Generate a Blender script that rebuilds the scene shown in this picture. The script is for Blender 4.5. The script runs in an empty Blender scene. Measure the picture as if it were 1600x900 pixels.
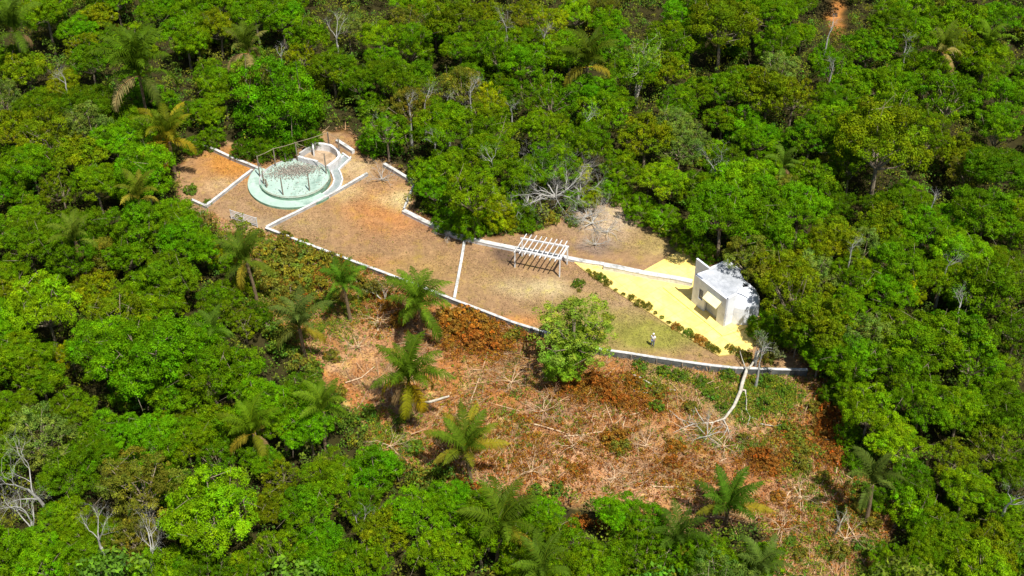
import bpy, math, random
import numpy as np
from mathutils import Vector, Matrix
R_ = math.radians
S = bpy.context.scene
COL = S.collection

# ------------------------------------------------------------------ camera, light
FPX, PITCH, CAMH = 2000.0, R_(40.0), 90.0
CAMY = -CAMH / math.tan(PITCH)
cam_d = bpy.data.cameras.new('camera')
cam = bpy.data.objects.new('camera', cam_d); COL.objects.link(cam)
cam.location = (0, CAMY, CAMH); cam.rotation_euler = (R_(90) - PITCH, 0, 0)
cam_d.sensor_width = 36.0; cam_d.lens = 36.0 * FPX / 1600.0
cam_d.clip_start = 1.0; cam_d.clip_end = 3000.0
S.camera = cam

SUN_EL, SUN_AZ = R_(64.0), R_(-58.0)      # azimuth measured from +x towards +y
w = bpy.data.worlds.new('World'); S.world = w; w.use_nodes = True
nt = w.node_tree
sky = nt.nodes.new('ShaderNodeTexSky'); sky.sky_type = 'NISHITA'; sky.sun_disc = False
sky.sun_elevation = SUN_EL; sky.sun_rotation = R_(90) - SUN_AZ
sky.altitude = 100; sky.air_density = 1.0; sky.dust_density = 1.5
bg = nt.nodes['Background']; bg.inputs['Strength'].default_value = 0.065
nt.links.new(sky.outputs[0], bg.inputs['Color'])
sd = bpy.data.lights.new('sun', 'SUN'); so = bpy.data.objects.new('sun', sd); COL.objects.link(so)
sd.energy = 4.6; sd.angle = R_(0.55); sd.color = (1.0, 0.955, 0.86)
sdir = Vector((math.cos(SUN_EL) * math.cos(SUN_AZ), math.cos(SUN_EL) * math.sin(SUN_AZ), math.sin(SUN_EL)))
so.rotation_euler = sdir.to_track_quat('Z', 'Y').to_euler(); so.location = (30, -50, 120)
S.view_settings.view_transform = 'Standard'; S.view_settings.look = 'None'
S.view_settings.gamma = 1.0; S.view_settings.use_curve_mapping = False
S.view_settings.exposure = 0.62
S.render.engine = 'CYCLES'
S.cycles.max_bounces = 6; S.cycles.diffuse_bounces = 3; S.cycles.glossy_bounces = 2
S.cycles.transmission_bounces = 3; S.cycles.transparent_max_bounces = 4
S.cycles.use_denoising = True
S.cycles.sample_clamp_indirect = 4.0

# ------------------------------------------------------------------ image <-> world
SP, CP = math.sin(PITCH), math.cos(PITCH)
def W(px, py, z=0.0):
    u = (px - 800.0) / FPX; v = (py - 450.0) / FPX
    dz = -(SP + v * CP); dy = CP - v * SP
    t = (z - CAMH) / dz
    return Vector((u * t, CAMY + dy * t, z))
def P(x, y, z):
    dy = y - CAMY; dz = z - CAMH
    dep = dy * CP - dz * SP; up = dy * SP + dz * CP
    return 800 + FPX * x / dep, 450 - FPX * up / dep
def scale_at(x, y, z):
    return FPX / ((y - CAMY) * CP - (z - CAMH) * SP)

rng = np.random.default_rng(7)
random.seed(7)

# ------------------------------------------------------------------ materials
def new_mat(name):
    m = bpy.data.materials.new(name); m.use_nodes = True
    n = m.node_tree.nodes; n.clear()
    out = n.new('ShaderNodeOutputMaterial')
    return m, n, m.node_tree.links, out
def noise_mat(name, c1, c2, scale=3.0, rough=0.85, bump=0.0, detail=5, c3=None, scale3=0.4, amt3=0.5, spec=0.3):
    m, n, l, out = new_mat(name)
    p = n.new('ShaderNodeBsdfPrincipled'); p.inputs['Roughness'].default_value = rough
    p.inputs['Specular IOR Level'].default_value = spec
    tc = n.new('ShaderNodeTexCoord'); ns = n.new('ShaderNodeTexNoise')
    ns.inputs['Scale'].default_value = scale; ns.inputs['Detail'].default_value = detail
    ns.inputs['Roughness'].default_value = 0.65
    l.new(tc.outputs['Object'], ns.inputs['Vector'])
    r = n.new('ShaderNodeValToRGB'); r.color_ramp.elements[0].position = 0.35; r.color_ramp.elements[1].position = 0.65
    r.color_ramp.elements[0].color = (*c1, 1); r.color_ramp.elements[1].color = (*c2, 1)
    l.new(ns.outputs['Fac'], r.inputs['Fac']); col = r.outputs['Color']
    if c3:
        n3 = n.new('ShaderNodeTexNoise'); n3.inputs['Scale'].default_value = scale3; n3.inputs['Detail'].default_value = 6
        n3.inputs['Roughness'].default_value = 0.7
        l.new(tc.outputs['Object'], n3.inputs['Vector'])
        r3 = n.new('ShaderNodeValToRGB'); r3.color_ramp.elements[0].position = 0.5; r3.color_ramp.elements[1].position = 0.68
        r3.color_ramp.elements[1].color = (amt3,) * 3 + (1,)
        l.new(n3.outputs['Fac'], r3.inputs['Fac'])
        mx = n.new('ShaderNodeMixRGB'); mx.inputs['Color2'].default_value = (*c3, 1)
        l.new(r3.outputs['Color'], mx.inputs['Fac']); l.new(col, mx.inputs['Color1']); col = mx.outputs['Color']
    l.new(col, p.inputs['Base Color'])
    if bump:
        b = n.new('ShaderNodeBump'); b.inputs['Strength'].default_value = bump; b.inputs['Distance'].default_value = 0.05
        l.new(ns.outputs['Fac'], b.inputs['Height']); l.new(b.outputs['Normal'], p.inputs['Normal'])
    l.new(p.outputs[0], out.inputs[0])
    return m
def leaf_mat(name, use_obj=True, trans=0.3, rough=0.55, spec=0.25):
    m, n, l, out = new_mat(name)
    at = n.new('ShaderNodeAttribute'); at.attribute_name = 'tint'
    col = at.outputs['Color']
    if use_obj:
        oi = n.new('ShaderNodeObjectInfo')
        mx = n.new('ShaderNodeMixRGB'); mx.blend_type = 'MULTIPLY'; mx.inputs['Fac'].default_value = 1
        l.new(oi.outputs['Color'], mx.inputs['Color1']); l.new(col, mx.inputs['Color2']); col = mx.outputs['Color']
    p = n.new('ShaderNodeBsdfPrincipled'); p.inputs['Roughness'].default_value = rough
    p.inputs['Specular IOR Level'].default_value = spec
    l.new(col, p.inputs['Base Color'])
    tr = n.new('ShaderNodeBsdfTranslucent')
    tm = n.new('ShaderNodeMixRGB'); tm.blend_type = 'MULTIPLY'; tm.inputs['Fac'].default_value = 1
    tm.inputs['Color2'].default_value = (1.25, 1.1, 0.45, 1)
    l.new(col, tm.inputs['Color1']); l.new(tm.outputs['Color'], tr.inputs['Color'])
    ms = n.new('ShaderNodeMixShader'); ms.inputs['Fac'].default_value = trans
    l.new(p.outputs[0], ms.inputs[1]); l.new(tr.outputs[0], ms.inputs[2]); l.new(ms.outputs[0], out.inputs[0])
    return m
M = {}
M['leaf'] = leaf_mat('leaf', trans=0.32, spec=0.05)
M['mass'] = leaf_mat('leaf_mass', use_obj=False, spec=0.05)
M['litter'] = leaf_mat('dry_litter', use_obj=False, trans=0.05, rough=0.8)
M['bark'] = noise_mat('bark', (0.16, 0.12, 0.08), (0.34, 0.28, 0.20), 2.5, bump=0.4)
M['palebark'] = noise_mat('pale_bark', (0.33, 0.30, 0.24), (0.55, 0.51, 0.43), 3, bump=0.3)
M['greybark'] = noise_mat('grey_deadwood', (0.26, 0.25, 0.23), (0.46, 0.45, 0.42), 2, bump=0.3)
M['palmbark'] = noise_mat('palm_trunk', (0.10, 0.07, 0.04), (0.24, 0.17, 0.10), 5, bump=0.6)
M['log'] = noise_mat('felled_wood', (0.42, 0.29, 0.17), (0.62, 0.46, 0.30), 3, bump=0.3)
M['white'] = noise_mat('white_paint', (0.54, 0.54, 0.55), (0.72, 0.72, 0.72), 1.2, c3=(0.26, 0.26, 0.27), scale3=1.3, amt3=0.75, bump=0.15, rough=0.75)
M['cap'] = noise_mat('white_coping', (0.42, 0.42, 0.41), (0.66, 0.66, 0.65), 1.6, c3=(0.20, 0.20, 0.18), scale3=1.2, amt3=0.9, bump=0.2)
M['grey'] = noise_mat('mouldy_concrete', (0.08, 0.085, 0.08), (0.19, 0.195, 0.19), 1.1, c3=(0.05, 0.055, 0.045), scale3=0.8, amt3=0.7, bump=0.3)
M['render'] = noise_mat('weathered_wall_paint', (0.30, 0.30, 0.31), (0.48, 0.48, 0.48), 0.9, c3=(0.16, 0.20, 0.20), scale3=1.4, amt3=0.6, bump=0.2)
M['teal'] = noise_mat('teal_paint', (0.32, 0.44, 0.385), (0.42, 0.54, 0.47), 0.5, c3=(0.15, 0.24, 0.20), scale3=0.55, amt3=0.8, rough=0.6)
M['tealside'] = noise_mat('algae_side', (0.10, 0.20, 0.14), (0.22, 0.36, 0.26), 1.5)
M['channel'] = noise_mat('channel_bed', (0.20, 0.24, 0.24), (0.34, 0.38, 0.38), 1.5, c3=(0.12, 0.12, 0.10), scale3=1.5)
M['pole'] = noise_mat('weathered_pole', (0.15, 0.12, 0.09), (0.30, 0.25, 0.20), 4)
M['wire'] = noise_mat('wire', (0.22, 0.17, 0.12), (0.34, 0.27, 0.2), 2)
M['yellow'] = noise_mat('yellow_paving_paint', (0.86, 0.63, 0.17), (0.98, 0.76, 0.26), 0.55, c3=(0.72, 0.50, 0.10), scale3=0.9, amt3=0.5, rough=0.7)
def _pave():
    m = M['yellow']; n = m.node_tree.nodes; l = m.node_tree.links
    p = [x for x in n if x.type == 'BSDF_PRINCIPLED'][0]; src = p.inputs['Base Color'].links[0].from_socket
    tc = [x for x in n if x.type == 'TEX_COORD'][0]; mp = n.new('ShaderNodeMapping'); mp.inputs['Rotation'].default_value = (0, 0, -0.65)
    l.new(tc.outputs['Object'], mp.inputs['Vector'])
    b = n.new('ShaderNodeTexBrick'); b.inputs['Scale'].default_value = 1.0; b.inputs['Mortar Size'].default_value = 0.02; b.inputs['Brick Width'].default_value = 1.4
    b.inputs['Row Height'].default_value = 1.4; b.offset = 0.0; b.inputs['Color1'].default_value = (1, 1, 1, 1); b.inputs['Color2'].default_value = (0.93, 0.93, 0.90, 1); b.inputs['Mortar'].default_value = (0.72, 0.66, 0.5, 1)
    l.new(mp.outputs[0], b.inputs['Vector'])
    mx = n.new('ShaderNodeMixRGB'); mx.blend_type = 'MULTIPLY'; mx.inputs['Fac'].default_value = 1
    l.new(src, mx.inputs['Color1']); l.new(b.outputs['Color'], mx.inputs['Color2']); l.new(mx.outputs['Color'], p.inputs['Base Color'])
_pave()
M['yellowpale'] = noise_mat('pale_yellow_paint', (0.85, 0.78, 0.42), (0.95, 0.88, 0.55), 1.0)
M['bwall'] = noise_mat('building_paint', (0.66, 0.69, 0.76), (0.76, 0.79, 0.85), 0.8, c3=(0.42, 0.44, 0.50), scale3=0.9, amt3=0.6, bump=0.1)
M['roof'] = noise_mat('stained_roof', (0.33, 0.35, 0.39), (0.47, 0.49, 0.53), 0.8, c3=(0.20, 0.22, 0.25), scale3=0.6, amt3=0.8, bump=0.3)
M['glass'] = noise_mat('dark_window', (0.10, 0.10, 0.09), (0.18, 0.17, 0.15), 2, rough=0.2)
M['door'] = noise_mat('grey_door', (0.40, 0.42, 0.42), (0.50, 0.52, 0.52), 2)
M['skin'] = noise_mat('skin', (0.35, 0.19, 0.12), (0.42, 0.24, 0.15), 6)
M['shirt'] = noise_mat('white_cloth', (0.78, 0.78, 0.80), (0.85, 0.85, 0.86), 8)
M['jeans'] = noise_mat('blue_denim', (0.10, 0.14, 0.26), (0.17, 0.22, 0.36), 8)
M['hair'] = noise_mat('dark_hair', (0.02, 0.015, 0.01), (0.04, 0.03, 0.02), 8)
M['dark'] = noise_mat('black_cloth', (0.02, 0.02, 0.02), (0.04, 0.04, 0.04), 8)
# ground: painted soil colours on the vertices, broken up by several noises
def ground_mat():
    m, n, l, out = new_mat('soil_and_dry_grass')
    p = n.new('ShaderNodeBsdfPrincipled'); p.inputs['Roughness'].default_value = 0.95
    p.inputs['Specular IOR Level'].default_value = 0.1
    at = n.new('ShaderNodeAttribute'); at.attribute_name = 'soil'
    tc = n.new('ShaderNodeTexCoord'); col = at.outputs['Color']; last = None
    for sc, lo, hi, det in ((0.35, 0.80, 1.20, 6), (1.6, 0.70, 1.30, 8), (9.0, 0.72, 1.28, 4)):
        ns = n.new('ShaderNodeTexNoise'); ns.inputs['Scale'].default_value = sc; ns.inputs['Detail'].default_value = det
        ns.inputs['Roughness'].default_value = 0.7
        l.new(tc.outputs['Object'], ns.inputs['Vector'])
        mr = n.new('ShaderNodeMapRange'); mr.inputs['From Min'].default_value = 0.3; mr.inputs['From Max'].default_value = 0.7
        mr.inputs['To Min'].default_value = lo; mr.inputs['To Max'].default_value = hi
        l.new(ns.outputs['Fac'], mr.inputs['Value'])
        mx = n.new('ShaderNodeMixRGB'); mx.blend_type = 'MULTIPLY'; mx.inputs['Fac'].default_value = 1
        l.new(col, mx.inputs['Color1']); l.new(mr.outputs[0], mx.inputs['Color2']); col = mx.outputs['Color']; last = ns
    n4 = n.new('ShaderNodeTexNoise'); n4.inputs['Scale'].default_value = 0.8; n4.inputs['Detail'].default_value = 8
    l.new(tc.outputs['Object'], n4.inputs['Vector'])
    r4 = n.new('ShaderNodeValToRGB'); r4.color_ramp.elements[0].position = 0.5; r4.color_ramp.elements[1].position = 0.75
    l.new(n4.outputs['Fac'], r4.inputs['Fac'])
    hs = n.new('ShaderNodeMixRGB'); hs.blend_type = 'MULTIPLY'; hs.inputs['Color2'].default_value = (0.92, 1.0, 0.6, 1)
    l.new(r4.outputs['Color'], hs.inputs['Fac']); l.new(col, hs.inputs['Color1'])
    l.new(hs.outputs['Color'], p.inputs['Base Color'])
    b = n.new('ShaderNodeBump'); b.inputs['Strength'].default_value = 0.5; b.inputs['Distance'].default_value = 0.065
    l.new(last.outputs['Fac'], b.inputs['Height']); l.new(b.outputs['Normal'], p.inputs['Normal'])
    l.new(p.outputs[0], out.inputs[0])
    return m
M['ground'] = ground_mat()

# ------------------------------------------------------------------ mesh helpers
class MB:
    def __init__(s): s.v = []; s.f = []
    def add(s, vs, fs):
        o = len(s.v); s.v += [tuple(a) for a in vs]; s.f += [tuple(i + o for i in f) for f in fs]
    def box(s, c, sx, sy, sz, rz=0.0, tilt=None):
        c = Vector(c); m = Matrix.Rotation(rz, 3, 'Z')
        if tilt is not None: m = m @ tilt
        vs = [c + m @ Vector((x * sx / 2, y * sy / 2, z * sz / 2)) for z in (-1, 1) for x, y in ((-1, -1), (1, -1), (1, 1), (-1, 1))]
        s.add(vs, [(3, 2, 1, 0), (4, 5, 6, 7), (0, 1, 5, 4), (1, 2, 6, 5), (2, 3, 7, 6), (3, 0, 4, 7)])
    def bar(s, a, b, w, h):
        a, b = Vector(a), Vector(b); d = (b - a).normalized()
        up = Vector((0, 0, 1)) if abs(d.z) < 0.9 else Vector((1, 0, 0))
        sd_ = d.cross(up).normalized(); u = sd_.cross(d).normalized()
        vs = [p + sd_ * (x * w / 2) + u * (y * h / 2) for p in (a, b) for x, y in ((-1, -1), (1, -1), (1, 1), (-1, 1))]
        s.add(vs, [(3, 2, 1, 0), (4, 5, 6, 7), (0, 1, 5, 4), (1, 2, 6, 5), (2, 3, 7, 6), (3, 0, 4, 7)])
    def tube(s, pts, rad, n=6):
        pts = [Vector(p) for p in pts]
        if isinstance(rad, (int, float)): rad = [rad] * len(pts)
        vs = []; N = len(pts); ref = None
        for i, p in enumerate(pts):
            d = (pts[min(i + 1, N - 1)] - pts[max(i - 1, 0)])
            d = d.normalized() if d.length > 1e-6 else Vector((0, 0, 1))
            if ref is None: ref = Vector((1, 0, 0)) if abs(d.x) < 0.8 else Vector((0, 1, 0))
            a = d.cross(ref).normalized(); b = d.cross(a).normalized()
            for k in range(n):
                t = 2 * math.pi * k / n
                vs.append(p + (a * math.cos(t) + b * math.sin(t)) * rad[i])
        fs = [(i * n + k, i * n + (k + 1) % n, (i + 1) * n + (k + 1) % n, (i + 1) * n + k) for i in range(N - 1) for k in range(n)]
        fs += [tuple(range(n)), tuple(range((N - 1) * n, N * n))[::-1]]
        s.add(vs, fs)
    def prism(s, poly, z0, z1):
        n = len(poly)
        vs = [(p[0], p[1], z0) for p in poly] + [(p[0], p[1], z1) for p in poly]
        s.add(vs, [tuple(range(n))[::-1], tuple(range(n, 2 * n))] + [(i, (i + 1) % n, n + (i + 1) % n, n + i) for i in range(n)])
    def strip(s, pts, w, z0, z1, tops=None):
        pts = [Vector((p[0], p[1])) for p in pts]; N = len(pts); L = []; Rr = []
        for i in range(N):
            if i == 0: d = (pts[1] - pts[0]).normalized(); k = 1
            elif i == N - 1: d = (pts[-1] - pts[-2]).normalized(); k = 1
            else:
                d1 = (pts[i] - pts[i - 1]).normalized(); d2 = (pts[i + 1] - pts[i]).normalized()
                d = (d1 + d2).normalized(); k = 1 / max(0.35, d.dot(d1))
            nn = Vector((-d.y, d.x)) * (w / 2 * k); L.append(pts[i] + nn); Rr.append(pts[i] - nn)
        if not isinstance(z0, (list, tuple)): z0 = [z0] * N
        z1 = z1 if isinstance(z1, (list, tuple)) else [z1] * N
        vs = []
        for i in range(N):
            vs += [(L[i].x, L[i].y, z0[i]), (Rr[i].x, Rr[i].y, z0[i]), (Rr[i].x, Rr[i].y, z1[i]), (L[i].x, L[i].y, z1[i])]
        fs = [(3, 2, 1, 0), tuple(4 * (N - 1) + j for j in range(4))]
        for i in range(N - 1):
            a = 4 * i; b = a + 4
            for j in range(4): fs.append((a + j, a + (j + 1) % 4, b + (j + 1) % 4, b + j))
        s.add(vs, fs)
    def build(s, name, mat, parent=None, smooth=False, origin=None):
        me = bpy.data.meshes.new(name)
        vs = s.v if origin is None else [(v[0] - origin[0], v[1] - origin[1], v[2] - origin[2]) for v in s.v]
        me.from_pydata(vs, [], s.f); me.update()
        if smooth:
            for p in me.polygons: p.use_smooth = True
        me.materials.append(mat)
        o = bpy.data.objects.new(name, me); COL.objects.link(o)
        if origin is not None: o.location = origin
        if parent: o.parent = parent
        return o
def tag(o, label=None, cat=None, group=None, kind=None):
    if label: o['label'] = label
    if cat: o['category'] = cat
    if group: o['group'] = group
    if kind: o['kind'] = kind
    return o
def empty(name, loc=(0, 0, 0), rz=0.0, sc=1.0):
    o = bpy.data.objects.new(name, None); COL.objects.link(o)
    o.location = loc; o.rotation_euler = (0, 0, rz); o.scale = (sc, sc, sc); o.empty_display_size = 0.3
    return o
def inst(name, me, parent=None, loc=(0, 0, 0), rot=(0, 0, 0), sc=1.0, color=None):
    o = bpy.data.objects.new(name, me); COL.objects.link(o)
    o.location = loc; o.rotation_euler = rot; o.scale = (sc, sc, sc) if not isinstance(sc, tuple) else sc
    if parent: o.parent = parent
    if color is not None: o.color = (*color, 1)
    return o
def quads_mesh(name, V, tint, mat):
    n = len(V) // 4
    me = bpy.data.meshes.new(name)
    me.vertices.add(4 * n); me.vertices.foreach_set('co', V.astype(np.float32).ravel())
    me.loops.add(4 * n); me.loops.foreach_set('vertex_index', np.arange(4 * n, dtype=np.int32))
    me.polygons.add(n); me.polygons.foreach_set('loop_start', np.arange(0, 4 * n, 4, dtype=np.int32))
    a = me.attributes.new('tint', 'FLOAT_COLOR', 'FACE')
    c = np.ones((n, 4), np.float32); c[:, :3] = tint; a.data.foreach_set('color', c.ravel())
    me.update(calc_edges=True); me.materials.append(mat)
    return me
def unit(a): return a / np.maximum(np.linalg.norm(a, axis=-1, keepdims=True), 1e-9)
def leaf_quads(r, pos, nrm, size, aspect=0.6, spread=0.7, jit=0.3):
    n = len(pos)
    nn = unit(nrm + spread * r.normal(size=(n, 3)))
    t = unit(np.cross(nn, r.normal(size=(n, 3)))); b = np.cross(nn, t)
    a = (size * (1 + jit * r.uniform(-1, 1, n)))[:, None]; h = a * aspect
    V = np.empty((n, 4, 3))
    V[:, 0] = pos - t * a * 0.5; V[:, 1] = pos - b * h * 0.5 + nn * a * 0.08
    V[:, 2] = pos + t * a * 0.5; V[:, 3] = pos + b * h * 0.5 + nn * a * 0.08
    return V.reshape(-1, 3)
def puffs(r, C, rad, per, size, tintp, out=None, flat=0.8, up=0.45, leafjit=0.22, spread=0.7):
    """leaf clusters: centres C, radii rad, per leaves each, a tint for each cluster"""
    N = len(C); c = np.repeat(C, per, 0); rr = np.repeat(rad, per)
    d = r.normal(size=(N * per, 3))
    if out is not None: d += np.repeat(out, per, 0) * 0.8
    d[:, 2] += up; d = unit(d)
    rf = (rr * r.uniform(0.55, 1.08, N * per))[:, None]
    pos = c + d * rf * np.array([1, 1, flat])
    V = leaf_quads(r, pos, d, np.full(N * per, size), spread=spread)
    t = np.repeat(tintp, per, 0) * (1 + leafjit * r.normal(size=(N * per, 1))).clip(0.4, 1.8)
    return V, t.clip(0.02, 4)
def ptint(r, n, amt=0.16, warm=0.12):
    b = 1 + amt * r.normal(size=(n, 1)); wv = warm * r.normal(size=n)
    t = np.ones((n, 3)) * b.clip(0.5, 1.6); t[:, 0] *= (1 + wv).clip(0.6, 1.6); t[:, 2] *= (1 - 0.5 * wv).clip(0.5, 1.5)
    return t

# ------------------------------------------------------------------ regions traced on the ground
def pip(poly, X, Y):
    ins = np.zeros(X.shape, bool); n = len(poly)
    for i in range(n):
        x1, y1 = poly[i]; x2, y2 = poly[(i + 1) % n]
        c = ((y1 > Y) != (y2 > Y)) & (X < (x2 - x1) * (Y - y1) / (y2 - y1 + 1e-12) + x1)
        ins ^= c
    return ins
def pdist(poly, X, Y):
    D = np.full(X.shape, 1e9); n = len(poly)
    for i in range(n):
        x1, y1 = poly[i]; x2, y2 = poly[(i + 1) % n]
        dx, dy = x2 - x1, y2 - y1; t = (((X - x1) * dx + (Y - y1) * dy) / (dx * dx + dy * dy + 1e-12)).clip(0, 1)
        D = np.minimum(D, np.hypot(X - x1 - t * dx, Y - y1 - t * dy))
    return D
def sdist(poly, X, Y):
    return np.where(pip(poly, X, Y), 1, -1) * pdist(poly, X, Y)
CLEAR = [(283, 262), (300, 240), (340, 222), (402, 248), (455, 236), (505, 212), (540, 205), (568, 240), (600, 250), (650, 290), (632, 326), (700, 362), (760, 372), (850, 362), (900, 330), (960, 305),
         (1010, 355), (1060, 385), (1110, 405), (1180, 480), (1195, 530), (1268, 575), (1310, 620), (1322, 700), (1350, 750), (1400, 790),
         (1370, 880), (1330, 920), (1205, 920), (1215, 850), (1190, 800), (1110, 815), (1040, 825), (985, 785), (930, 785), (860, 775),
         (790, 765), (700, 755), (640, 735), (590, 700), (555, 640), (500, 600), (470, 555), (420, 480), (385, 430), (340, 360), (285, 325)]
COURT = [(283, 262), (300, 240), (340, 222), (402, 248), (455, 236), (505, 212), (540, 205), (568, 240), (600, 250), (650, 290), (632, 326), (700, 362), (760, 372), (850, 362), (900, 330), (960, 305),
         (1010, 355), (1060, 385), (1110, 405), (1180, 480), (1195, 530), (1262, 576), (1150, 574), (1067, 564), (987, 553), (940, 545), (870, 524), (800, 502), (700, 465),
         (597, 424), (415, 355), (340, 335), (285, 325)]
WALLP = [(415, 355), (506, 390), (597, 424), (650, 444), (711, 468), (800, 502), (870, 524), (940, 545), (987, 552), (1067, 564), (1110, 570), (1150, 574), (1205, 576), (1262, 577)]
WALLW = [W(a, b, 0.35) for a, b in WALLP]
wx = np.array([p.x for p in WALLW]); wy = np.array([p.y for p in WALLW])
def wall_y(x):
    y = np.interp(x, wx, wy)
    s0 = (wy[1] - wy[0]) / (wx[1] - wx[0])
    return np.where(x < wx[0], wy[0] + (x - wx[0]) * s0 * 0.7, y)
def drop(x):
    return np.interp(x, [wx[0] - 12, wx[0], wx[2], wx[5], wx[8], wx[-1], wx[-1] + 15], [0, 0.15, 0.28, 0.38, 0.55, 0.55, 0.3])
def lf(x, y, k, ph=0.0):
    return (np.sin(x * k + 1.3 * np.sin(y * k * 0.7 + ph) + ph) + np.sin(y * k * 1.13 + 1.7 * np.sin(x * k * 0.6 + 2 * ph)) + np.sin((x + y) * k * 0.71 + ph * 3)) / 3
def ground_z(x, y):
    x = np.asarray(x, float); y = np.asarray(y, float)
    t = y - wall_y(x)
    z = -drop(x) * np.clip((0.12 - t) / 0.24, 0, 1)
    px, py = P(x, y, 0 * x)
    far = np.clip((-sdist(CLEAR, px, py) - 15) / 60, 0, 1)
    z = z + far * 0.5 * lf(x, y, 0.16, 1.0)
    z = z + np.clip((-t - 0.2) / 1.5, 0, 1) * 0.12 * lf(x, y, 1.1, 0.4)
    return z
def gz(x, y): return float(ground_z(np.array([x]), np.array([y]))[0])
def WG(px, py):
    z = 0.0
    for _ in range(3):
        p = W(px, py, z); z = gz(p.x, p.y)
    return W(px, py, z)

# soil colours (albedo)
BL = [  # px, py, rx, ry, colour, strength
    (600, 330, 70, 34, (0.44, 0.20, 0.07), 0.8), (540, 300, 26, 14, (0.50, 0.36, 0.18), 0.7), (625, 312, 32, 14, (0.52, 0.40, 0.20), 0.8),
    (490, 350, 60, 22, (0.34, 0.22, 0.11), 0.6), (660, 420, 60, 24, (0.36, 0.23, 0.09), 0.6), (690, 350, 35, 14, (0.32, 0.15, 0.08), 0.6),
    (760, 440, 50, 26, (0.34, 0.22, 0.10), 0.5), (840, 450, 55, 15, (0.46, 0.36, 0.20), 0.7), (790, 400, 24, 12, (0.14, 0.09, 0.06), 0.8),
    (940, 495, 75, 30, (0.27, 0.23, 0.07), 0.8), (1020, 525, 75, 22, (0.25, 0.235, 0.05), 1.0), (970, 470, 40, 18, (0.36, 0.24, 0.13), 0.6),
    (930, 385, 40, 10, (0.22, 0.15, 0.11), 0.9), (950, 345, 45, 26, (0.48, 0.36, 0.24), 0.9), (1020, 380, 40, 20, (0.34, 0.25, 0.10), 0.8),
    (355, 258, 45, 24, (0.46, 0.21, 0.05), 0.9), (340, 290, 28, 12, (0.48, 0.32, 0.17), 0.7), (370, 322, 34, 12, (0.34, 0.22, 0.12), 0.6),
    (552, 262, 24, 14, (0.46, 0.33, 0.18), 0.8), (560, 225, 14, 16, (0.40, 0.20, 0.08), 0.7), (1180, 565, 50, 8, (0.36, 0.22, 0.10), 0.6),
    # cleared slope
    (760, 535, 60, 26, (0.27, 0.11, 0.025), 0.8), (920, 610, 60, 24, (0.25, 0.10, 0.02), 0.7), (1000, 640, 50, 30, (0.27, 0.11, 0.03), 0.6),
    (1290, 660, 26, 60, (0.34, 0.13, 0.02), 0.9), (1190, 720, 50, 24, (0.25, 0.10, 0.04), 0.8), (870, 720, 110, 46, (0.46, 0.26, 0.14), 0.6),
    (1020, 760, 90, 26, (0.47, 0.27, 0.15), 0.6), (1240, 790, 50, 50, (0.40, 0.24, 0.14), 0.6), (800, 500, 60, 8, (0.45, 0.22, 0.08), 0.8),
    (860, 640, 50, 20, (0.32, 0.19, 0.13), 0.6), (1190, 620, 70, 26, (0.22, 0.24, 0.04), 0.7), (1060, 600, 60, 20, (0.25, 0.21, 0.05), 0.6),
    (570, 540, 40, 30, (0.40, 0.22, 0.11), 0.8), (450, 430, 60, 36, (0.22, 0.19, 0.04), 0.7), (540, 430, 60, 24, (0.26, 0.19, 0.05), 0.5),
    (1330, 840, 60, 40, (0.33, 0.18, 0.08), 0.6), (640, 690, 50, 26, (0.34, 0.20, 0.09), 0.6), (570, 410, 50, 10, (0.36, 0.19, 0.08), 0.7),
    (400, 350, 60, 10, (0.34, 0.24, 0.14), 0.7), (1307, 24, 11, 22, (0.36, 0.15, 0.04), 1.0),
]
def soil(x, y):
    n1 = lf(x, y, 0.9, 0.7) * 7 + lf(x, y, 2.3, 2.0) * 4
    px, py = P(x, y, 0 * x); px = px + n1; py = py + 0.7 * lf(x, y, 1.3, 3.0) * 7
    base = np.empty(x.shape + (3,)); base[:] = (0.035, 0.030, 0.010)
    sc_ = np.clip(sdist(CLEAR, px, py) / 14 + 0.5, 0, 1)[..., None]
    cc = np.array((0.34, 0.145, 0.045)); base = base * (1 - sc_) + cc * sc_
    outc = (sc_[..., 0] > 0.01) & (sdist(COURT, px, py) < 2)
    for k_, ph_, th_, c_ in ((0.55, 0.3, 0.25, (0.24, 0.11, 0.035)), (0.8, 4.1, 0.3, (0.42, 0.27, 0.15)), (0.7, 2.2, 0.35, (0.20, 0.17, 0.05)), (1.5, 1.1, 0.35, (0.17, 0.10, 0.06)), (1.9, 3.3, 0.4, (0.44, 0.30, 0.12))):
        g_ = (np.clip((lf(x, y, k_, ph_) + 0.25 * lf(x, y, k_ * 4.3, ph_) - th_) * 2.2, 0, 0.75) * outc)[..., None]
        base = base * (1 - g_) + np.array(c_) * g_
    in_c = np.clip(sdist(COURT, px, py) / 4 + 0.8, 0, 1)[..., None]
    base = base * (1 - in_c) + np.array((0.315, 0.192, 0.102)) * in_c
    ns = 1 + 0.35 * lf(x, y, 1.7, 5.0)
    for bx, by, rx, ry, c, s in BL:
        g = np.exp(-((px - bx) ** 2 / rx ** 2 + (py - by) ** 2 / ry ** 2))
        g = np.clip(g * 1.5 * s * ns, 0, 1)[..., None]
        if (bx, by) != (1307, 24): g = g * np.maximum(sc_, in_c)
        base = base * (1 - g) + np.array(c) * g
    return base * (1 - 0.10 * in_c)

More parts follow.
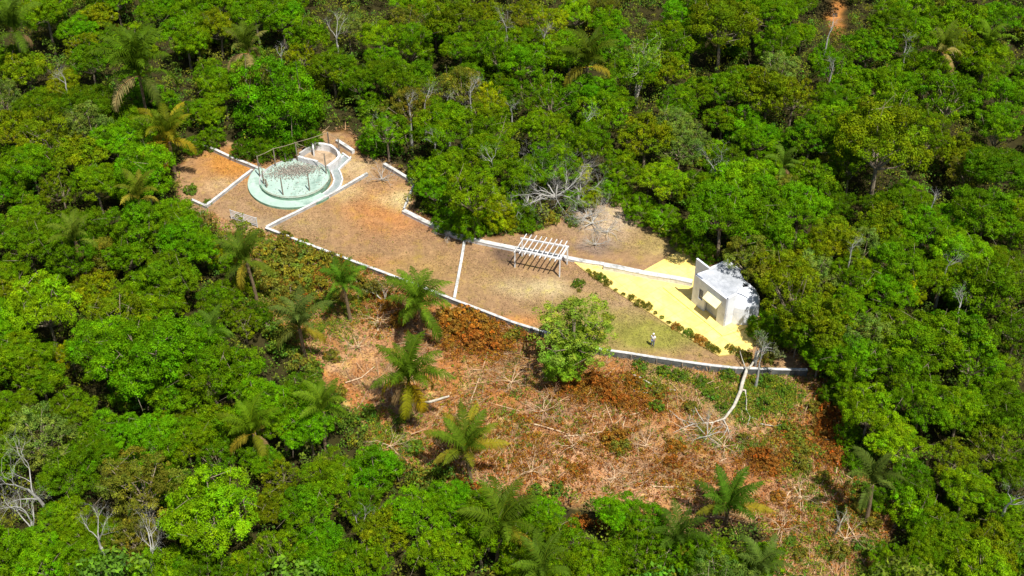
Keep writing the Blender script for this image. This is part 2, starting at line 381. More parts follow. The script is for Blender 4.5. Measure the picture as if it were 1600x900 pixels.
# ------------------------------------------------------------------ ground sheet (rows follow the boundary wall)
xs = np.concatenate([-np.geomspace(420, 96, 10), np.arange(-92, 92.01, 0.34), np.geomspace(96, 420, 10)])
ts = np.concatenate([-np.geomspace(420, 72, 10), np.arange(-68, -0.45, 0.34), [-0.3, -0.12, 0.12, 0.3], np.arange(0.55, 96, 0.34), np.geomspace(100, 420, 10)])
XX, TT = np.meshgrid(xs, ts); YY = wall_y(XX) + TT
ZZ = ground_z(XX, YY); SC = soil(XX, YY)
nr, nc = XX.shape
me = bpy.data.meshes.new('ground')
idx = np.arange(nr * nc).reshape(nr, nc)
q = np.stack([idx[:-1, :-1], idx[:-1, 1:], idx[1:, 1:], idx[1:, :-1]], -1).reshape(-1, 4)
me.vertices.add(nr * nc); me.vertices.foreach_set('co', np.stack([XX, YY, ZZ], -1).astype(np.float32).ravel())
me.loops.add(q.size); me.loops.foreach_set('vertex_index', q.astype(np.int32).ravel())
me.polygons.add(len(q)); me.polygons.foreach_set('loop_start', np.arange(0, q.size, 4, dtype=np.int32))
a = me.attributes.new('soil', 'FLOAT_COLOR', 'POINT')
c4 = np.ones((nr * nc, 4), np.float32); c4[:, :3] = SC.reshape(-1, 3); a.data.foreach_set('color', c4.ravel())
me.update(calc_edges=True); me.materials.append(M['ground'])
for p_ in (0,): me.polygons.foreach_set('use_smooth', np.ones(len(q), bool))
g = bpy.data.objects.new('ground', me); COL.objects.link(g); tag(g, kind='structure')

# ------------------------------------------------------------------ yellow terrace
def poly_w(pts, z): return [W(a, b, z) for a, b in pts]
mb = MB()
TZ = 0.06
mb.prism(poly_w([(889, 403), (943, 412), (1085, 436), (1082, 462), (1180, 512), (1176, 545), (1157, 550), (1125, 555), (1090, 535), (1053, 513), (1019, 490), (985, 469), (955, 450), (930, 433), (909, 419)], TZ), -0.06, TZ)
mb.prism(poly_w([(1002, 424.5), (1057, 394), (1073, 397), (1092, 408), (1110, 440), (1086, 439)], TZ), -0.06, TZ - 0.004)
tag(mb.build('terrace', M['yellow']), kind='structure')
# raised plinth round the building
A = W(1080, 471, 0.18); B = W(1129.5, 511, 0.18)
ux = (B - A); ux.z = 0; LF = ux.length; ux.normalize(); vx = Vector((-ux.y, ux.x, 0))
if vx.y < 0: vx = -vx
def L(u, v, z=0.0): 
    p = A + ux * u + vx * v; return Vector((p.x, p.y, z))
mb = MB()
mb.prism([L(-3.6, -0.95), L(LF + 1.0, -0.95), L(LF + 1.4, 1.2), L(LF + 1.4, 4.2), L(-0.1, 6), L(-0.4, 1.0)][0:6], TZ - 0.02, 0.18)
tag(mb.build('terrace_step', M['yellow']), kind='structure')
# painted score line along the terrace edge
mb = MB(); e = [W(a, b, 0) for a, b in [(907, 419), (930, 434), (955, 451.5), (985, 470.5), (1019, 491.5), (1053, 514.5), (1090, 536.5), (1124, 557), (1158, 552)]]
mb.strip(e, 0.16, -0.05, 0.10)
tag(mb.build('terrace_kerb', noise_mat('kerb', (0.32, 0.24, 0.07), (0.5, 0.38, 0.12), 2)), 'low dark yellow kerb between the lawn and the yellow terrace', 'kerb')

# ------------------------------------------------------------------ building
bt = empty('white_building', L(LF / 2, 2, 0.18)); bt.rotation_euler = (0, 0, 0)
tag(bt, 'small white one storey building with tall triangular corner wing on the yellow terrace', 'building')
bo = bt.location.copy()
def bpart(mb, name, mat, parent=None, smooth=False):
    o = mb.build(name, mat, None, smooth)
    root = parent or bt
    o.parent = root
    off = bo if parent is None else Vector((0, 0, 0))
    if parent is None: o.location = -bo
    return o
HB = 4.0; TH = 0.22
mb = MB()
def wallseg(mb, u0, v0, u1, v1, z0, z1, th=TH):
    a_, b_ = L(u0, v0), L(u1, v1); d = (b_ - a_).normalized(); nn = Vector((-d.y, d.x, 0)) * th / 2
    mb.prism([a_ + nn, a_ - nn, b_ - nn, b_ + nn], z0, z1)
z0 = 0.18
# front facade with opening for window and recessed entrance
wu0, wu1, wz0, wz1 = 0.95, 1.6, 1.35, 2.75
du0, du1, dz1 = 1.95, 3.95, 2.5
F = 0.12
def fpanel(u0, u1, za, zb):
    mb.prism([L(u0, 0), L(u1, 0), L(u1, 0.24), L(u0, 0.24)], za, zb)
fpanel(0, wu0, z0, HB); fpanel(wu0, wu1, z0, wz0); fpanel(wu0, wu1, wz1, HB); fpanel(wu1, du0, z0, HB)
fpanel(du0, du1, dz1, HB); fpanel(du1, LF, z0, HB)
mb.prism([L(LF, 0), L(LF, 1.5), L(LF - 0.24, 1.5), L(LF - 0.24, 0.24)], z0, HB)
mb.prism([L(0, 0.24), L(0.24, 0.24), L(0.24, 4.8), L(0, 4.8)], z0, HB - 0.1)
mb.prism([L(0.24, 4.6), L(2.0, 4.66), L(2.0, 4.86), L(0.24, 4.8)], z0, HB - 0.3)
bpart(mb, 'wall', M['bwall'])
# rear rounded volume
mb = MB(); prof = []
for k in range(19):
    t = k / 18 * math.pi
    prof.append((LF - 0.3 + 1.6 * math.sin(t) * (1 - 0.12 * math.cos(t)), 2.9 - 1.75 * math.cos(t)))
prof = [(2.0, 1.16)] + prof + [(2.0, 4.64)]
rings = []
for zz, ins in ((z0, 0.0), (2.3, 0.04), (2.8, 0.16), (3.2, 0.42), (3.5, 0.80), (3.68, 1.25), (3.74, 1.7)):
    rings.append([L(u - ins * (1 if u > 3 else 0), v + (ins if v < 2.9 else -ins) * 0.6, zz) for u, v in prof])
vs = [p for r in rings for p in r]; n = len(prof); fs = []
for j in range(len(rings) - 1):
    for i in range(n): fs.append((j * n + i, j * n + (i + 1) % n, (j + 1) * n + (i + 1) % n, (j + 1) * n + i))
fs.append(tuple((len(rings) - 1) * n + i for i in range(n)))
mb.add(vs, fs); bpart(mb, 'rounded_rear_wall', M['bwall'], smooth=False)
mb = MB()
# roof with standing ribs
mb.prism([L(0.24, 0.24), L(LF - 0.24, 0.24), L(LF - 0.3, 1.6), L(LF - 0.7, 2.3), L(LF - 0.9, 3.1), L(LF - 1.6, 3.9), L(2, 4.5), L(0.24, 4.6)], 3.70, 3.83)
for k in range(7):
    v = 0.7 + k * 0.5
    mb.bar(L(0.4, v, 3.83), L(LF - 0.7 - max(0, v - 3) * 0.5, v, 3.83), 0.05, 0.02)
rf = bpart(mb, 'roof', M['roof'])
# triangular wing
mb = MB(); WH = 6.1
tri = [(0.0, HB - 0.02), (0.0, WH), (2.15, WH)]
fr = [L(u, 0.0, z) for u, z in tri]; bk = [L(u, 0.2, z) for u, z in tri]
mb.add(fr + bk, [(0, 1, 2), (5, 4, 3), (0, 3, 4, 1), (1, 4, 5, 2), (2, 5, 3, 0)])
tri = [(0.2, HB - 0.12), (0.2, WH - 0.8), (1.2, HB - 0.12)]
fr = [L(0.0, v, z) for v, z in tri]; bk = [L(0.18, v, z) for v, z in tri]
mb.add(fr + bk, [(0, 1, 2), (5, 4, 3), (0, 3, 4, 1), (1, 4, 5, 2), (2, 5, 3, 0)])
bpart(mb, 'triangular_wing', M['bwall'])
mb = MB(); mb.prism([L(wu0, 0.13), L(wu1, 0.13), L(wu1, 0.17), L(wu0, 0.17)], wz0, wz1); wn = bpart(mb, 'window', M['glass'])
mb = MB()
for zz in (1.75, 1.95, 2.15, 2.35, 2.55): mb.prism([L(wu0, 0.06), L(wu1, 0.06), L(wu1, 0.11), L(wu0, 0.11)], zz, zz + 0.05)
o = mb.build('louvre', M['door'], wn)
mb = MB(); mb.prism([L(du0, 0.38), L(du1, 0.38), L(du1, 0.45), L(du0, 0.45)], z0, dz1)
dr = bpart(mb, 'door', M['door'])
mb = MB(); mb.bar(L(du0 + 0.95, 0.35, z0 + 0.05), L(du0 + 0.95, 0.35, dz1 - 0.05), 0.05, 0.05)
mb.build('centre_rail', M['render'], dr)
mb = MB(); mb.prism([L(du0 - 0.12, 0.24), L(du0, 0.24), L(du0, 0.5), L(du0 - 0.12, 0.5)], z0, dz1); mb.prism([L(du1, 0.24), L(du1 + 0.12, 0.24), L(du1 + 0.12, 0.5), L(du1, 0.5)], z0, dz1)
bpart(mb, 'porch_reveal', M['render'])
mb = MB(); a1, b1 = L(du0 + 0.3, -0.01, 3.2), L(du1 + 0.4, -0.01, 3.2); c1, d1 = L(du1 + 0.4, -0.7, 2.6), L(du0 + 0.3, -0.7, 2.6)
vs = [a1, b1, c1, d1] + [p - Vector((0, 0, 0.12)) for p in (a1, b1, c1, d1)]
mb.add(vs, [(0, 1, 2, 3), (7, 6, 5, 4), (0, 4, 5, 1), (1, 5, 6, 2), (2, 6, 7, 3), (3, 7, 4, 0)])
bpart(mb, 'awning', M['yellowpale'])

# ------------------------------------------------------------------ walls
def low_wall(pts, h, wd, label, mat='white', capmat='cap', name='garden_wall', z0=-0.1, group=None):
    ws = [W(a_, b_, h) for a_, b_ in pts]
    # subdivide and wobble very slightly so the tops are not laser straight
    fine = []
    for i in range(len(ws) - 1):
        n = max(1, int((ws[i + 1] - ws[i]).length / 1.6))
        for k in range(n):
            p = ws[i].lerp(ws[i + 1], k / n); fine.append(p)
    fine.append(ws[-1])
    hh = [h + 0.03 * math.sin(i * 1.7) for i in range(len(fine))]
    mb = MB(); mb.strip(fine, wd, z0, [z - 0.07 for z in hh])
    o = mb.build(name, M[mat])
    mc = MB(); mc.strip(fine, wd + 0.06, [z - 0.07 for z in hh], [z + 0.01 for z in hh])
    mc.build('coping', M[capmat], o)
    return tag(o, label, 'wall', group)
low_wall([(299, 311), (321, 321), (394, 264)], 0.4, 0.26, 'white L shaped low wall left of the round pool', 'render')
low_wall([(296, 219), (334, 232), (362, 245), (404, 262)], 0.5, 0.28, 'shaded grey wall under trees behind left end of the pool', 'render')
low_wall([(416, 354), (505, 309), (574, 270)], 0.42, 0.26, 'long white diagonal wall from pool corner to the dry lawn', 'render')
low_wall([(526, 218), (552, 235)], 0.5, 0.4, 'short white wall beside big green tree behind pool annex', 'white')
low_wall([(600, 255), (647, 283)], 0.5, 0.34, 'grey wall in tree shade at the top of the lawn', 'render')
low_wall([(647.5, 286), (631, 325)], 0.4, 0.16, 'thin white wall running down to the bend at the lawn top', 'white')
low_wall([(630, 328), (662, 344), (710, 366), (745, 375), (800, 386), (845, 394), (888, 402)], 0.42, 0.5, 'long white wall along the trees, passing under the pergola', 'white')
low_wall([(726, 375), (722, 400), (710, 465)], 0.3, 0.24, 'straight white dividing wall crossing the dry lawn', 'white')
low_wall([(888.5, 402.5), (914, 408), (944, 412)], 0.3, 0.5, 'flat white stub of wall at the terrace tip', 'white')
low_wall([(944, 413), (1010, 426), (1082, 439)], 0.62, 0.62, 'thick white bench wall across the yellow terrace', 'white')
# boundary wall with piers
bw = MB(); fine = []; zb = []
for i in range(len(WALLW) - 1):
    n = max(1, int((WALLW[i + 1] - WALLW[i]).length / 2.0))
    for k in range(n): fine.append(WALLW[i].lerp(WALLW[i + 1], k / n))
fine.append(WALLW[-1])
zb = [-float(drop(p.x)) - 0.3 for p in fine]
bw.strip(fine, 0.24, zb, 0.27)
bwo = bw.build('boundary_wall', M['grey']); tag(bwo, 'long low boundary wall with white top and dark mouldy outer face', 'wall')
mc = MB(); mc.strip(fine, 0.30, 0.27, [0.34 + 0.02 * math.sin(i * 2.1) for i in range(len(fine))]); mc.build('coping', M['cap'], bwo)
for i in range(1, len(fine) - 1, 1):
    p = fine[i]
    if p.x < wx[6]: continue
    d = (fine[i + 1] - fine[i - 1]); ang = math.atan2(d.y, d.x)
    m_ = MB(); c = p + Vector((math.sin(ang), -math.cos(ang), 0)) * 0.17
    m_.box((c.x, c.y, -0.2), 0.12, 0.09, 0.92, ang); m_.build('pier', M['pole'], bwo)

# ------------------------------------------------------------------ round pool
pc = W(461, 281, 0.3); PX, PY = pc.x, pc.y
pt = empty('round_pool', (PX, PY, 0)); tag(pt, 'round teal drained pool on raised disc, ringed by bare poles', 'pool')
def disc(r0, r1, z0_, z1_, a0=0, a1=360, n=64, cx=0, cy=0):
    mb = MB(); vs = []; full = abs(a1 - a0) >= 360
    m_ = n if full else n + 1
    for k in range(m_):
        t = R_(a0 + (a1 - a0) * k / n); c, s_ = math.cos(t), math.sin(t)
        vs += [(cx + r0 * c, cy + r0 * s_, z0_), (cx + r1 * c, cy + r1 * s_, z0_), (cx + r1 * c, cy + r1 * s_, z1_), (cx + r0 * c, cy + r0 * s_, z1_)]
    fs = []
    for k in range(n):
        a_ = 4 * k; b_ = 4 * ((k + 1) % m_)
        for j in range(4): fs.append((a_ + j, a_ + (j + 1) % 4, b_ + (j + 1) % 4, b_ + j))
    if not full: fs += [(3, 2, 1, 0), tuple(4 * n + j for j in range(4))]
    mb.add(vs, fs); return mb
disc(4.25, 5.65, -0.05, 0.32, 150, 322, 50).build('apron', M['teal'], pt)
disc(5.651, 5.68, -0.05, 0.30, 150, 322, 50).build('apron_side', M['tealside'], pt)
mb = MB(); mb.prism([(4.13 * math.cos(2 * math.pi * k / 64), 4.13 * math.sin(2 * math.pi * k / 64)) for k in range(64)], 0.0, 0.40)
mb.build('floor', M['teal'], pt)
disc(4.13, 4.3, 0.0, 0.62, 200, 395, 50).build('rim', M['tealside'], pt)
disc(4.13, 4.3, 0.0, 0.50, 35, 200, 50).build('rim', M['render'], pt)
# low rail along the front
mb = MB()
arc = lambda a0, a1, r, z, n=20: [(r * math.cos(R_(a0 + (a1 - a0) * k / n)), r * math.sin(R_(a0 + (a1 - a0) * k / n)), z) for k in range(n + 1)]
mb.tube(arc(215, 375, 4.32, 0.9), 0.03, 5); mb.tube(arc(225, 330, 4.33, 0.74), 0.022, 5)
mb.build('rail', M['wire'], pt)
def zp(x, y, z): p = W(280 + x / 4, 200 + y / 4, z); return Vector((p.x - PX, p.y - PY, z))
poles = []
for fx, fy, top in [(505, 300, 2.9), (530, 350, 1.9), (547, 372, 1.2), (650, 418, 2.5), (815, 392, 2.5), (920, 285, 2.9), (742, 205, 2.7), (603, 238, 2.6), (668, 210, 1.2)]:
    p = zp(fx, fy, 0.4); m_ = MB(); lean = random.uniform(-0.05, 0.05)
    m_.tube([p - Vector((0, 0, 0.3)), p + Vector((lean * 0.5, 0, top / 2)), p + Vector((lean, 0.02, top))], [0.085, 0.08, 0.07], 7)
    m_.build('post', M['pole'], pt); poles.append(p + Vector((lean, 0.02, top)))
for fx, fy, top in [(937, 118, 2.2), (1006, 190, 3.0)]:
    p = zp(fx, fy, 0.0); m_ = MB(); m_.tube([p, p + Vector((0, 0, top))], [0.11, 0.09], 7); m_.build('post', M['pole'], pt); poles.append(p + Vector((0, 0, top)))
for a_, b_ in [(0, 7), (7, 6), (6, 9), (9, 10), (6, 5), (5, 4), (4, 3)]:
    if (a_, b_) in ((4, 3), (5, 4)): continue
    p, q_ = poles[a_], poles[b_]; mid = (p + q_) / 2 - Vector((0, 0, 0.12))
    m_ = MB(); m_.tube([p - Vector((0, 0, 0.05)), mid, q_ - Vector((0, 0, 0.05))], 0.03, 4); m_.build('wire', M['wire'], pt)
m_ = MB()
for k in range(5):
    p = poles[0] if k % 2 else poles[1]
    s_ = p + Vector((0.1 * k, -0.1, -0.6 - 0.2 * k)); m_.tube([s_, s_ + Vector((0.25, -0.2, -0.7)), s_ + Vector((0.4 + 0.1 * k, -0.5, -1.2))], 0.03, 4)
m_.build('loose_cord', M['wire'], pt)
# annex
at_ = empty('pool_annex', (PX, PY, 0)); tag(at_, 'white curved walls enclosing small brown floor beside the round pool', 'pool annex')
ann = [zp(x, y, 0.5) for x, y in [(748, 200), (800, 215), (868, 232)]]
mb = MB(); mb.strip(ann, 0.3, 0.0, 1.1); mb.build('wall', M['white'], at_)
ann2 = [zp(x, y, 0.5) for x, y in [(928, 262), (960, 240), (985, 222), (1004, 196), (992, 160), (950, 132), (905, 122), (850, 118)]]
mb = MB(); mb.strip(ann2, 0.34, 0.0, 1.1); mb.build('wall', M['white'], at_)
ann3 = [zp(x, y, 0.5) for x, y in [(850, 119), (800, 140), (752, 172)]]
mb = MB(); mb.strip(ann3, 0.22, 0.0, 0.85); mb.build('wall', M['render'], at_)
mb = MB(); mb.strip([zp(838, 124, 0.5), zp(842, 160, 0.5)], 0.2, 0.0, 1.3); mb.build('pillar', M['white'], at_)
mb = MB(); mb.prism([zp(x, y, 0) for x, y in [(750, 205), (868, 240), (930, 272), (1000, 215), (990, 160), (905, 124), (850, 120)]], 0.0, 0.12)
mb.build('floor', noise_mat('annex_floor', (0.25, 0.17, 0.10), (0.45, 0.33, 0.22), 1.2), at_)
# water channel
ch = [(1050, 178), (1030, 205), (985, 245), (972, 262), (985, 290), (996, 325), (985, 360), (955, 395), (915, 425)]
cw = [zp(x, y, 0.1) for x, y in ch]
ct = empty('water_channel', (PX, PY, 0)); tag(ct, 'curved grey channel edged with white kerbs right of round pool', 'channel')
mb = MB(); mb.strip(cw, 0.95, -0.03, 0.05); mb.build('bed', M['channel'], ct)
def offset(pts, d):
    out_ = []
    for i, p in enumerate(pts):
        a_ = pts[max(0, i - 1)]; b_ = pts[min(len(pts) - 1, i + 1)]; t = (b_ - a_); t.z = 0; t.normalize()
        out_.append(p + Vector((-t.y, t.x, 0)) * d)
    return out_
for s_ in (-0.5, 0.5):
    mb = MB(); mb.strip(offset(cw, s_), 0.16, -0.05, 0.22); mb.build('kerb', M['white'], ct)
mb = MB(); mb.prism([zp(x, y, 0) for x, y in [(1008, 160), (1066, 190), (1010, 250), (985, 250), (1006, 215)]], -0.03, 0.045)
mb.build('basin', M['teal'], ct)
mb = MB(); mb.strip([zp(x, y, 0.2) for x, y in [(1020, 158), (1068, 192), (1010, 246)]], 0.2, -0.05, 0.3); mb.build('kerb', M['white'], ct)
m_ = MB(); p = zp(1014, 196, 0.0); m_.tube([p, p + Vector((0, 0, 0.35))], [0.16, 0.16], 10); m_.build('valve_cover', M['white'], ct)
# leaf debris on the pool floor
n = 2600; aa = rng.normal(size=(n, 2)) * [1.8, 0.8]; ph = R_(12)
px_ = aa[:, 0] * math.cos(ph) - aa[:, 1] * math.sin(ph) - 0.2; py_ = aa[:, 0] * math.sin(ph) + aa[:, 1] * math.cos(ph) + 1.9
n2 = 160; th_ = rng.uniform(0, 6.28, n2); r2 = 4.0 * np.sqrt(rng.uniform(0, 1, n2)); px_ = np.append(px_, r2 * np.cos(th_)); py_ = np.append(py_, r2 * np.sin(th_))
k_ = np.hypot(px_, py_) < 4.0; px_, py_ = px_[k_], py_[k_]
pos = np.stack([px_ + PX, py_ + PY, 0.43 + rng.uniform(0, 0.12, len(px_))], -1)
V = leaf_quads(rng, pos, np.tile([0, 0, 1.0], (len(pos), 1)), np.full(len(pos), 0.15), spread=0.35)
tn = np.array([0.30, 0.26, 0.22]) * rng.uniform(0.4, 1.5, (len(pos), 1))
o = bpy.data.objects.new('leaf_debris', quads_mesh('leaf_debris', V, tn, M['litter'])); COL.objects.link(o)
tag(o, 'brown leaf debris scattered over the teal pool floor', 'debris', kind='stuff')

# ------------------------------------------------------------------ pergola
pz = 2.5
fl, frt = W(804.5, 390, pz), W(875, 405, pz); blk, brt = W(816, 373, pz), W(887, 385.5, pz)
pg = empty('pergola', ((fl + brt) / 2).to_tuple()[:2] + (0,)); tag(pg, 'white open slatted pergola standing over the long white wall', 'pergola')
po = pg.location
def pgp(mb, name): o = mb.build(name, M['white'], pg); o.location = -po; return o
for p in (fl, frt, blk, brt):
    m_ = MB(); m_.box((p.x, p.y, (pz - 0.1) / 2 - 0.02), 0.15, 0.15, pz - 0.1 + 0.04); pgp(m_, 'post')
d = (frt - fl).normalized(); 
for a_, b_ in ((fl, frt), (blk, brt)):
    m_ = MB(); m_.bar(a_ - d * 0.2, b_ + d * 0.15, 0.16, 0.2); pgp(m_, 'beam')
m_ = MB(); m_.bar(frt + Vector((0, 0, 0.02)), brt + Vector((0, 0, 0.02)), 0.2, 0.19); pgp(m_, 'end_beam')
cr = (blk - fl).normalized()
for k in range(9):
    a_ = fl.lerp(frt, (k + 0.35) / 8.9); b_ = blk.lerp(brt, (k + 0.35) / 8.9); z_ = Vector((0, 0, 0.16))
    c_ = (b_ - a_).normalized()
    m_ = MB(); m_.bar(a_ - c_ * 0.75 + z_, b_ + c_ * 0.75 + z_, 0.08, 0.13); pgp(m_, 'slat')

# ------------------------------------------------------------------ gate
g0, g1 = W(359.5, 328, 1.35), W(400, 340.5, 1.35)
gt = empty('metal_gate', (g0.x, g0.y, 0)); tag(gt, 'white slatted gate half hidden behind a bush left of the lawn', 'gate')
def gp(mb, name): o = mb.build(name, M['white'], gt); o.location = -gt.location; return o
m_ = MB()
for k in range(6): m_.bar(g0 - Vector((0, 0, k * 0.22 + 0.05)), g1 - Vector((0, 0, k * 0.22 + 0.05)), 0.05, 0.08)
gp(m_, 'rails')
for t in (0.0, 0.5, 1.0):
    p = g0.lerp(g1, t); m_ = MB(); m_.box((p.x, p.y, 0.68), 0.1, 0.1, 1.42); gp(m_, 'post')

# ------------------------------------------------------------------ trees: shared meshes
def branch_tubes(mb, r, p, d, ln, rad, lev, maxlev, spreadk=0.6, nch=3, lift=0.15, ns=5):
    pts = [p]; dd = d; n = 4 if lev < 2 else 3
    for k in range(n):
        dd = (dd + Vector(r.normal(size=3)) * (0.13 + 0.03 * lev) + Vector((0, 0, lift * 0.3))).normalized()
        pts.append(pts[-1] + dd * ln / n)
    rads = [rad * (1 - 0.45 * k / n) for k in range(n + 1)]
    mb.tube(pts, rads, max(3, ns - lev))
    if lev >= maxlev: return
    for c in range(nch):
        k = n if c == 0 else int(r.integers(max(1, n - 2), n + 1))
        nd = (dd + Vector(unit(r.normal(size=(1, 3)))[0]) * spreadk + Vector((0, 0, lift))).normalized()
        branch_tubes(mb, r, pts[k], nd, ln * r.uniform(0.58, 0.82), rads[k] * (0.8 if c == 0 else 0.6), lev + 1, maxlev, spreadk, nch, lift, ns)

def make_crown(seed, style, R0=4.0):
    r = np.random.default_rng(seed)
    zc = {'dome': 6.2, 'flat': 6.8, 'loose': 6.6, 'tall': 6.6, 'bushy': 2.9, 'spray': 6.0}[style]
    vr = {'dome': 0.70, 'flat': 0.45, 'loose': 0.72, 'tall': 1.0, 'bushy': 0.85, 'spray': 0.72}[style] * R0
    nl = {'dome': 17, 'flat': 20, 'loose': 13, 'tall': 15, 'bushy': 20, 'spray': 15}[style]
    lo = {'dome': -0.25, 'flat': -0.1, 'loose': -0.3, 'tall': -0.5, 'bushy': -0.75, 'spray': -0.3}[style]
    lobes = []; tries = 0
    while len(lobes) < nl and tries < 4000:
        tries += 1
        d = unit(r.normal(size=(1, 3)))[0]
        if d[2] < lo: continue
        f = r.uniform(0.52, 0.80); c = d * f * np.array([R0, R0, vr])
        lr = R0 * r.uniform(0.22, 0.38)
        if all(np.linalg.norm(c - q[0]) > 0.80 * (lr + q[1]) for q in lobes) or tries > 2500:
            lobes.append((c, lr))
    C = []; RAD = []; OUT = []; TN = []
    for c, lr in lobes:
        lt = ptint(r, 1, 0.13, 0.08)[0]
        m = int({'dome': 26, 'flat': 24, 'loose': 15, 'tall': 24, 'bushy': 24, 'spray': 20}[style] * (lr / (0.3 * R0)) ** 2 * 0.9) + 4
        d = r.normal(size=(m, 3)); d[:, 2] += 0.5; d = unit(d + 0.35 * unit(c[None]))
        pc_ = c + d * lr * r.uniform(0.65, 1.12, (m, 1)) * np.array([1, 1, 0.72])
        C.append(pc_); RAD.append(r.uniform(0.30, 0.58, m)); OUT.append(d)
        TN.append(lt * ptint(r, m, 0.20, 0.09))
    m = 60 if style != 'loose' else 15     # inner fill
    d = unit(r.normal(size=(m, 3))); d[:, 2] = np.abs(d[:, 2]) * (1 if style != 'bushy' else 0.6)
    C.append(d * r.uniform(0.25, 0.52, (m, 1)) * np.array([R0, R0, vr])); RAD.append(np.full(m, 0.7)); OUT.append(d); TN.append(ptint(r, m) * 0.9)
    C = np.concatenate(C); RAD = np.concatenate(RAD); OUT = np.concatenate(OUT); TN = np.concatenate(TN)
    C[:, 2] += zc
    keep = C[:, 2] > 0.3; C, RAD, OUT, TN = C[keep], RAD[keep], OUT[keep], TN[keep]
    per = {'dome': 62, 'flat': 62, 'loose': 54, 'tall': 60, 'bushy': 58, 'spray': 50}[style]
    size = {'dome': 0.16, 'flat': 0.15, 'loose': 0.18, 'tall': 0.165, 'bushy': 0.165, 'spray': 0.22}[style]
    V, t = puffs(r, C, RAD, per, size, TN, OUT, spread=0.48, leafjit=0.14)
    if style == 'spray':
        pass
    cm = quads_mesh('crown_' + style, V, t, M['leaf'])
    mb = MB()
    base = max(0.8, zc - vr * 0.9) if style != 'bushy' else 1.0
    lean = r.normal(size=2) * 0.15
    fork = Vector((lean[0], lean[1], base))
    mb.tube([(0, 0, -0.6), (lean[0] * 0.3, lean[1] * 0.3, base * 0.4), fork], [0.24, 0.19, 0.15], 7)
    for c, lr in lobes:
        e_ = Vector(c) + Vector((0, 0, zc)); md = fork.lerp(e_, 0.5) + Vector((0, 0, -0.25)) + Vector(r.normal(size=3)) * 0.15
        mb.tube([fork, md, e_, e_ + (e_ - md) * 0.25], [0.11, 0.07, 0.035, 0.012], 5)
        for _ in range(2):
            s2 = e_ + Vector(r.normal(size=3)) * lr * 0.8; mb.tube([e_, s2], [0.03, 0.01], 3)
    me_ = bpy.data.meshes.new('trunk_' + style); me_.from_pydata(mb.v, [], mb.f); me_.update()
    me_.materials.append(M['bark'])
    return cm, me_, zc
VAR = {}
for st, ks in (('dome', 5), ('flat', 2), ('loose', 3), ('tall', 2), ('bushy', 4), ('spray', 2)):
    VAR[st] = [make_crown(100 * len(VAR) + k + 11, st) for k in range(ks)]

def make_shrub(seed, R0=1.0, size=0.17, hgt=0.8, npuff=34, per=26):
    r = np.random.default_rng(seed)
    d = unit(r.normal(size=(npuff, 3)) + [0, 0, 0.35]); d[:, 2] = np.abs(d[:, 2])
    C = d * r.uniform(0.45, 0.95, (npuff, 1)) * np.array([R0, R0, R0 * hgt]); C[:, 2] += 0.12
    V, t = puffs(r, C, r.uniform(0.18, 0.34, npuff) * R0, per, size, ptint(r, npuff, 0.18, 0.2), d)
    mb = MB()
    for k in range(6):
        e_ = Vector(d[k]) * R0 * 0.75; mb.tube([(0, 0, -0.2), e_ * 0.5 + Vector((0, 0, 0.1)), e_ + Vector((0, 0, 0.1))], [0.05, 0.035, 0.015], 4)
    s_ = bpy.data.meshes.new('stems'); s_.from_pydata(mb.v, [], mb.f); s_.update(); s_.materials.append(M['bark'])
    return quads_mesh('foliage', V, t, M['leaf']), s_
SHR = [make_shrub(900 + k) for k in range(4)]
BUSH = [make_shrub(950 + k, npuff=60, per=30, size=0.12) for k in range(3)]

def bare_mesh(seed, nch=3, maxlev=4, spreadk=0.75, ln=2.6, mat='greybark', lift=0.1, ntr=1):
    r = np.random.default_rng(seed); mb = MB()
    for k in range(ntr):
        d = Vector((r.normal() * 0.25 * (ntr > 1), r.normal() * 0.25 * (ntr > 1), 1)).normalized()
        branch_tubes(mb, r, Vector((0, 0, -0.3)), d, ln, 0.13, 0, maxlev, spreadk, nch, lift, 7)
    me_ = bpy.data.meshes.new('branches'); me_.from_pydata(mb.v, [], mb.f); me_.update(); me_.materials.append(M[mat]); return me_
BARE = [bare_mesh(40 + k, 3, 5, 0.8) for k in range(3)]

COLR = {'L': (.165, .315, .003), 'B': (.105, .265, .002), 'G': (.115, .235, .002), 'D': (.088, .185, .002), 'O': (.150, .215, .003),
        'Y': (.25, .32, .003), 'E': (.150, .235, .03), 'N': (.165, .19, .015)}
CNAME = {'L': 'lime green', 'B': 'vivid green', 'G': 'mid green', 'D': 'deep green', 'O': 'olive green', 'Y': 'yellow-green', 'E': 'pale grey-green', 'N': 'brownish olive'}
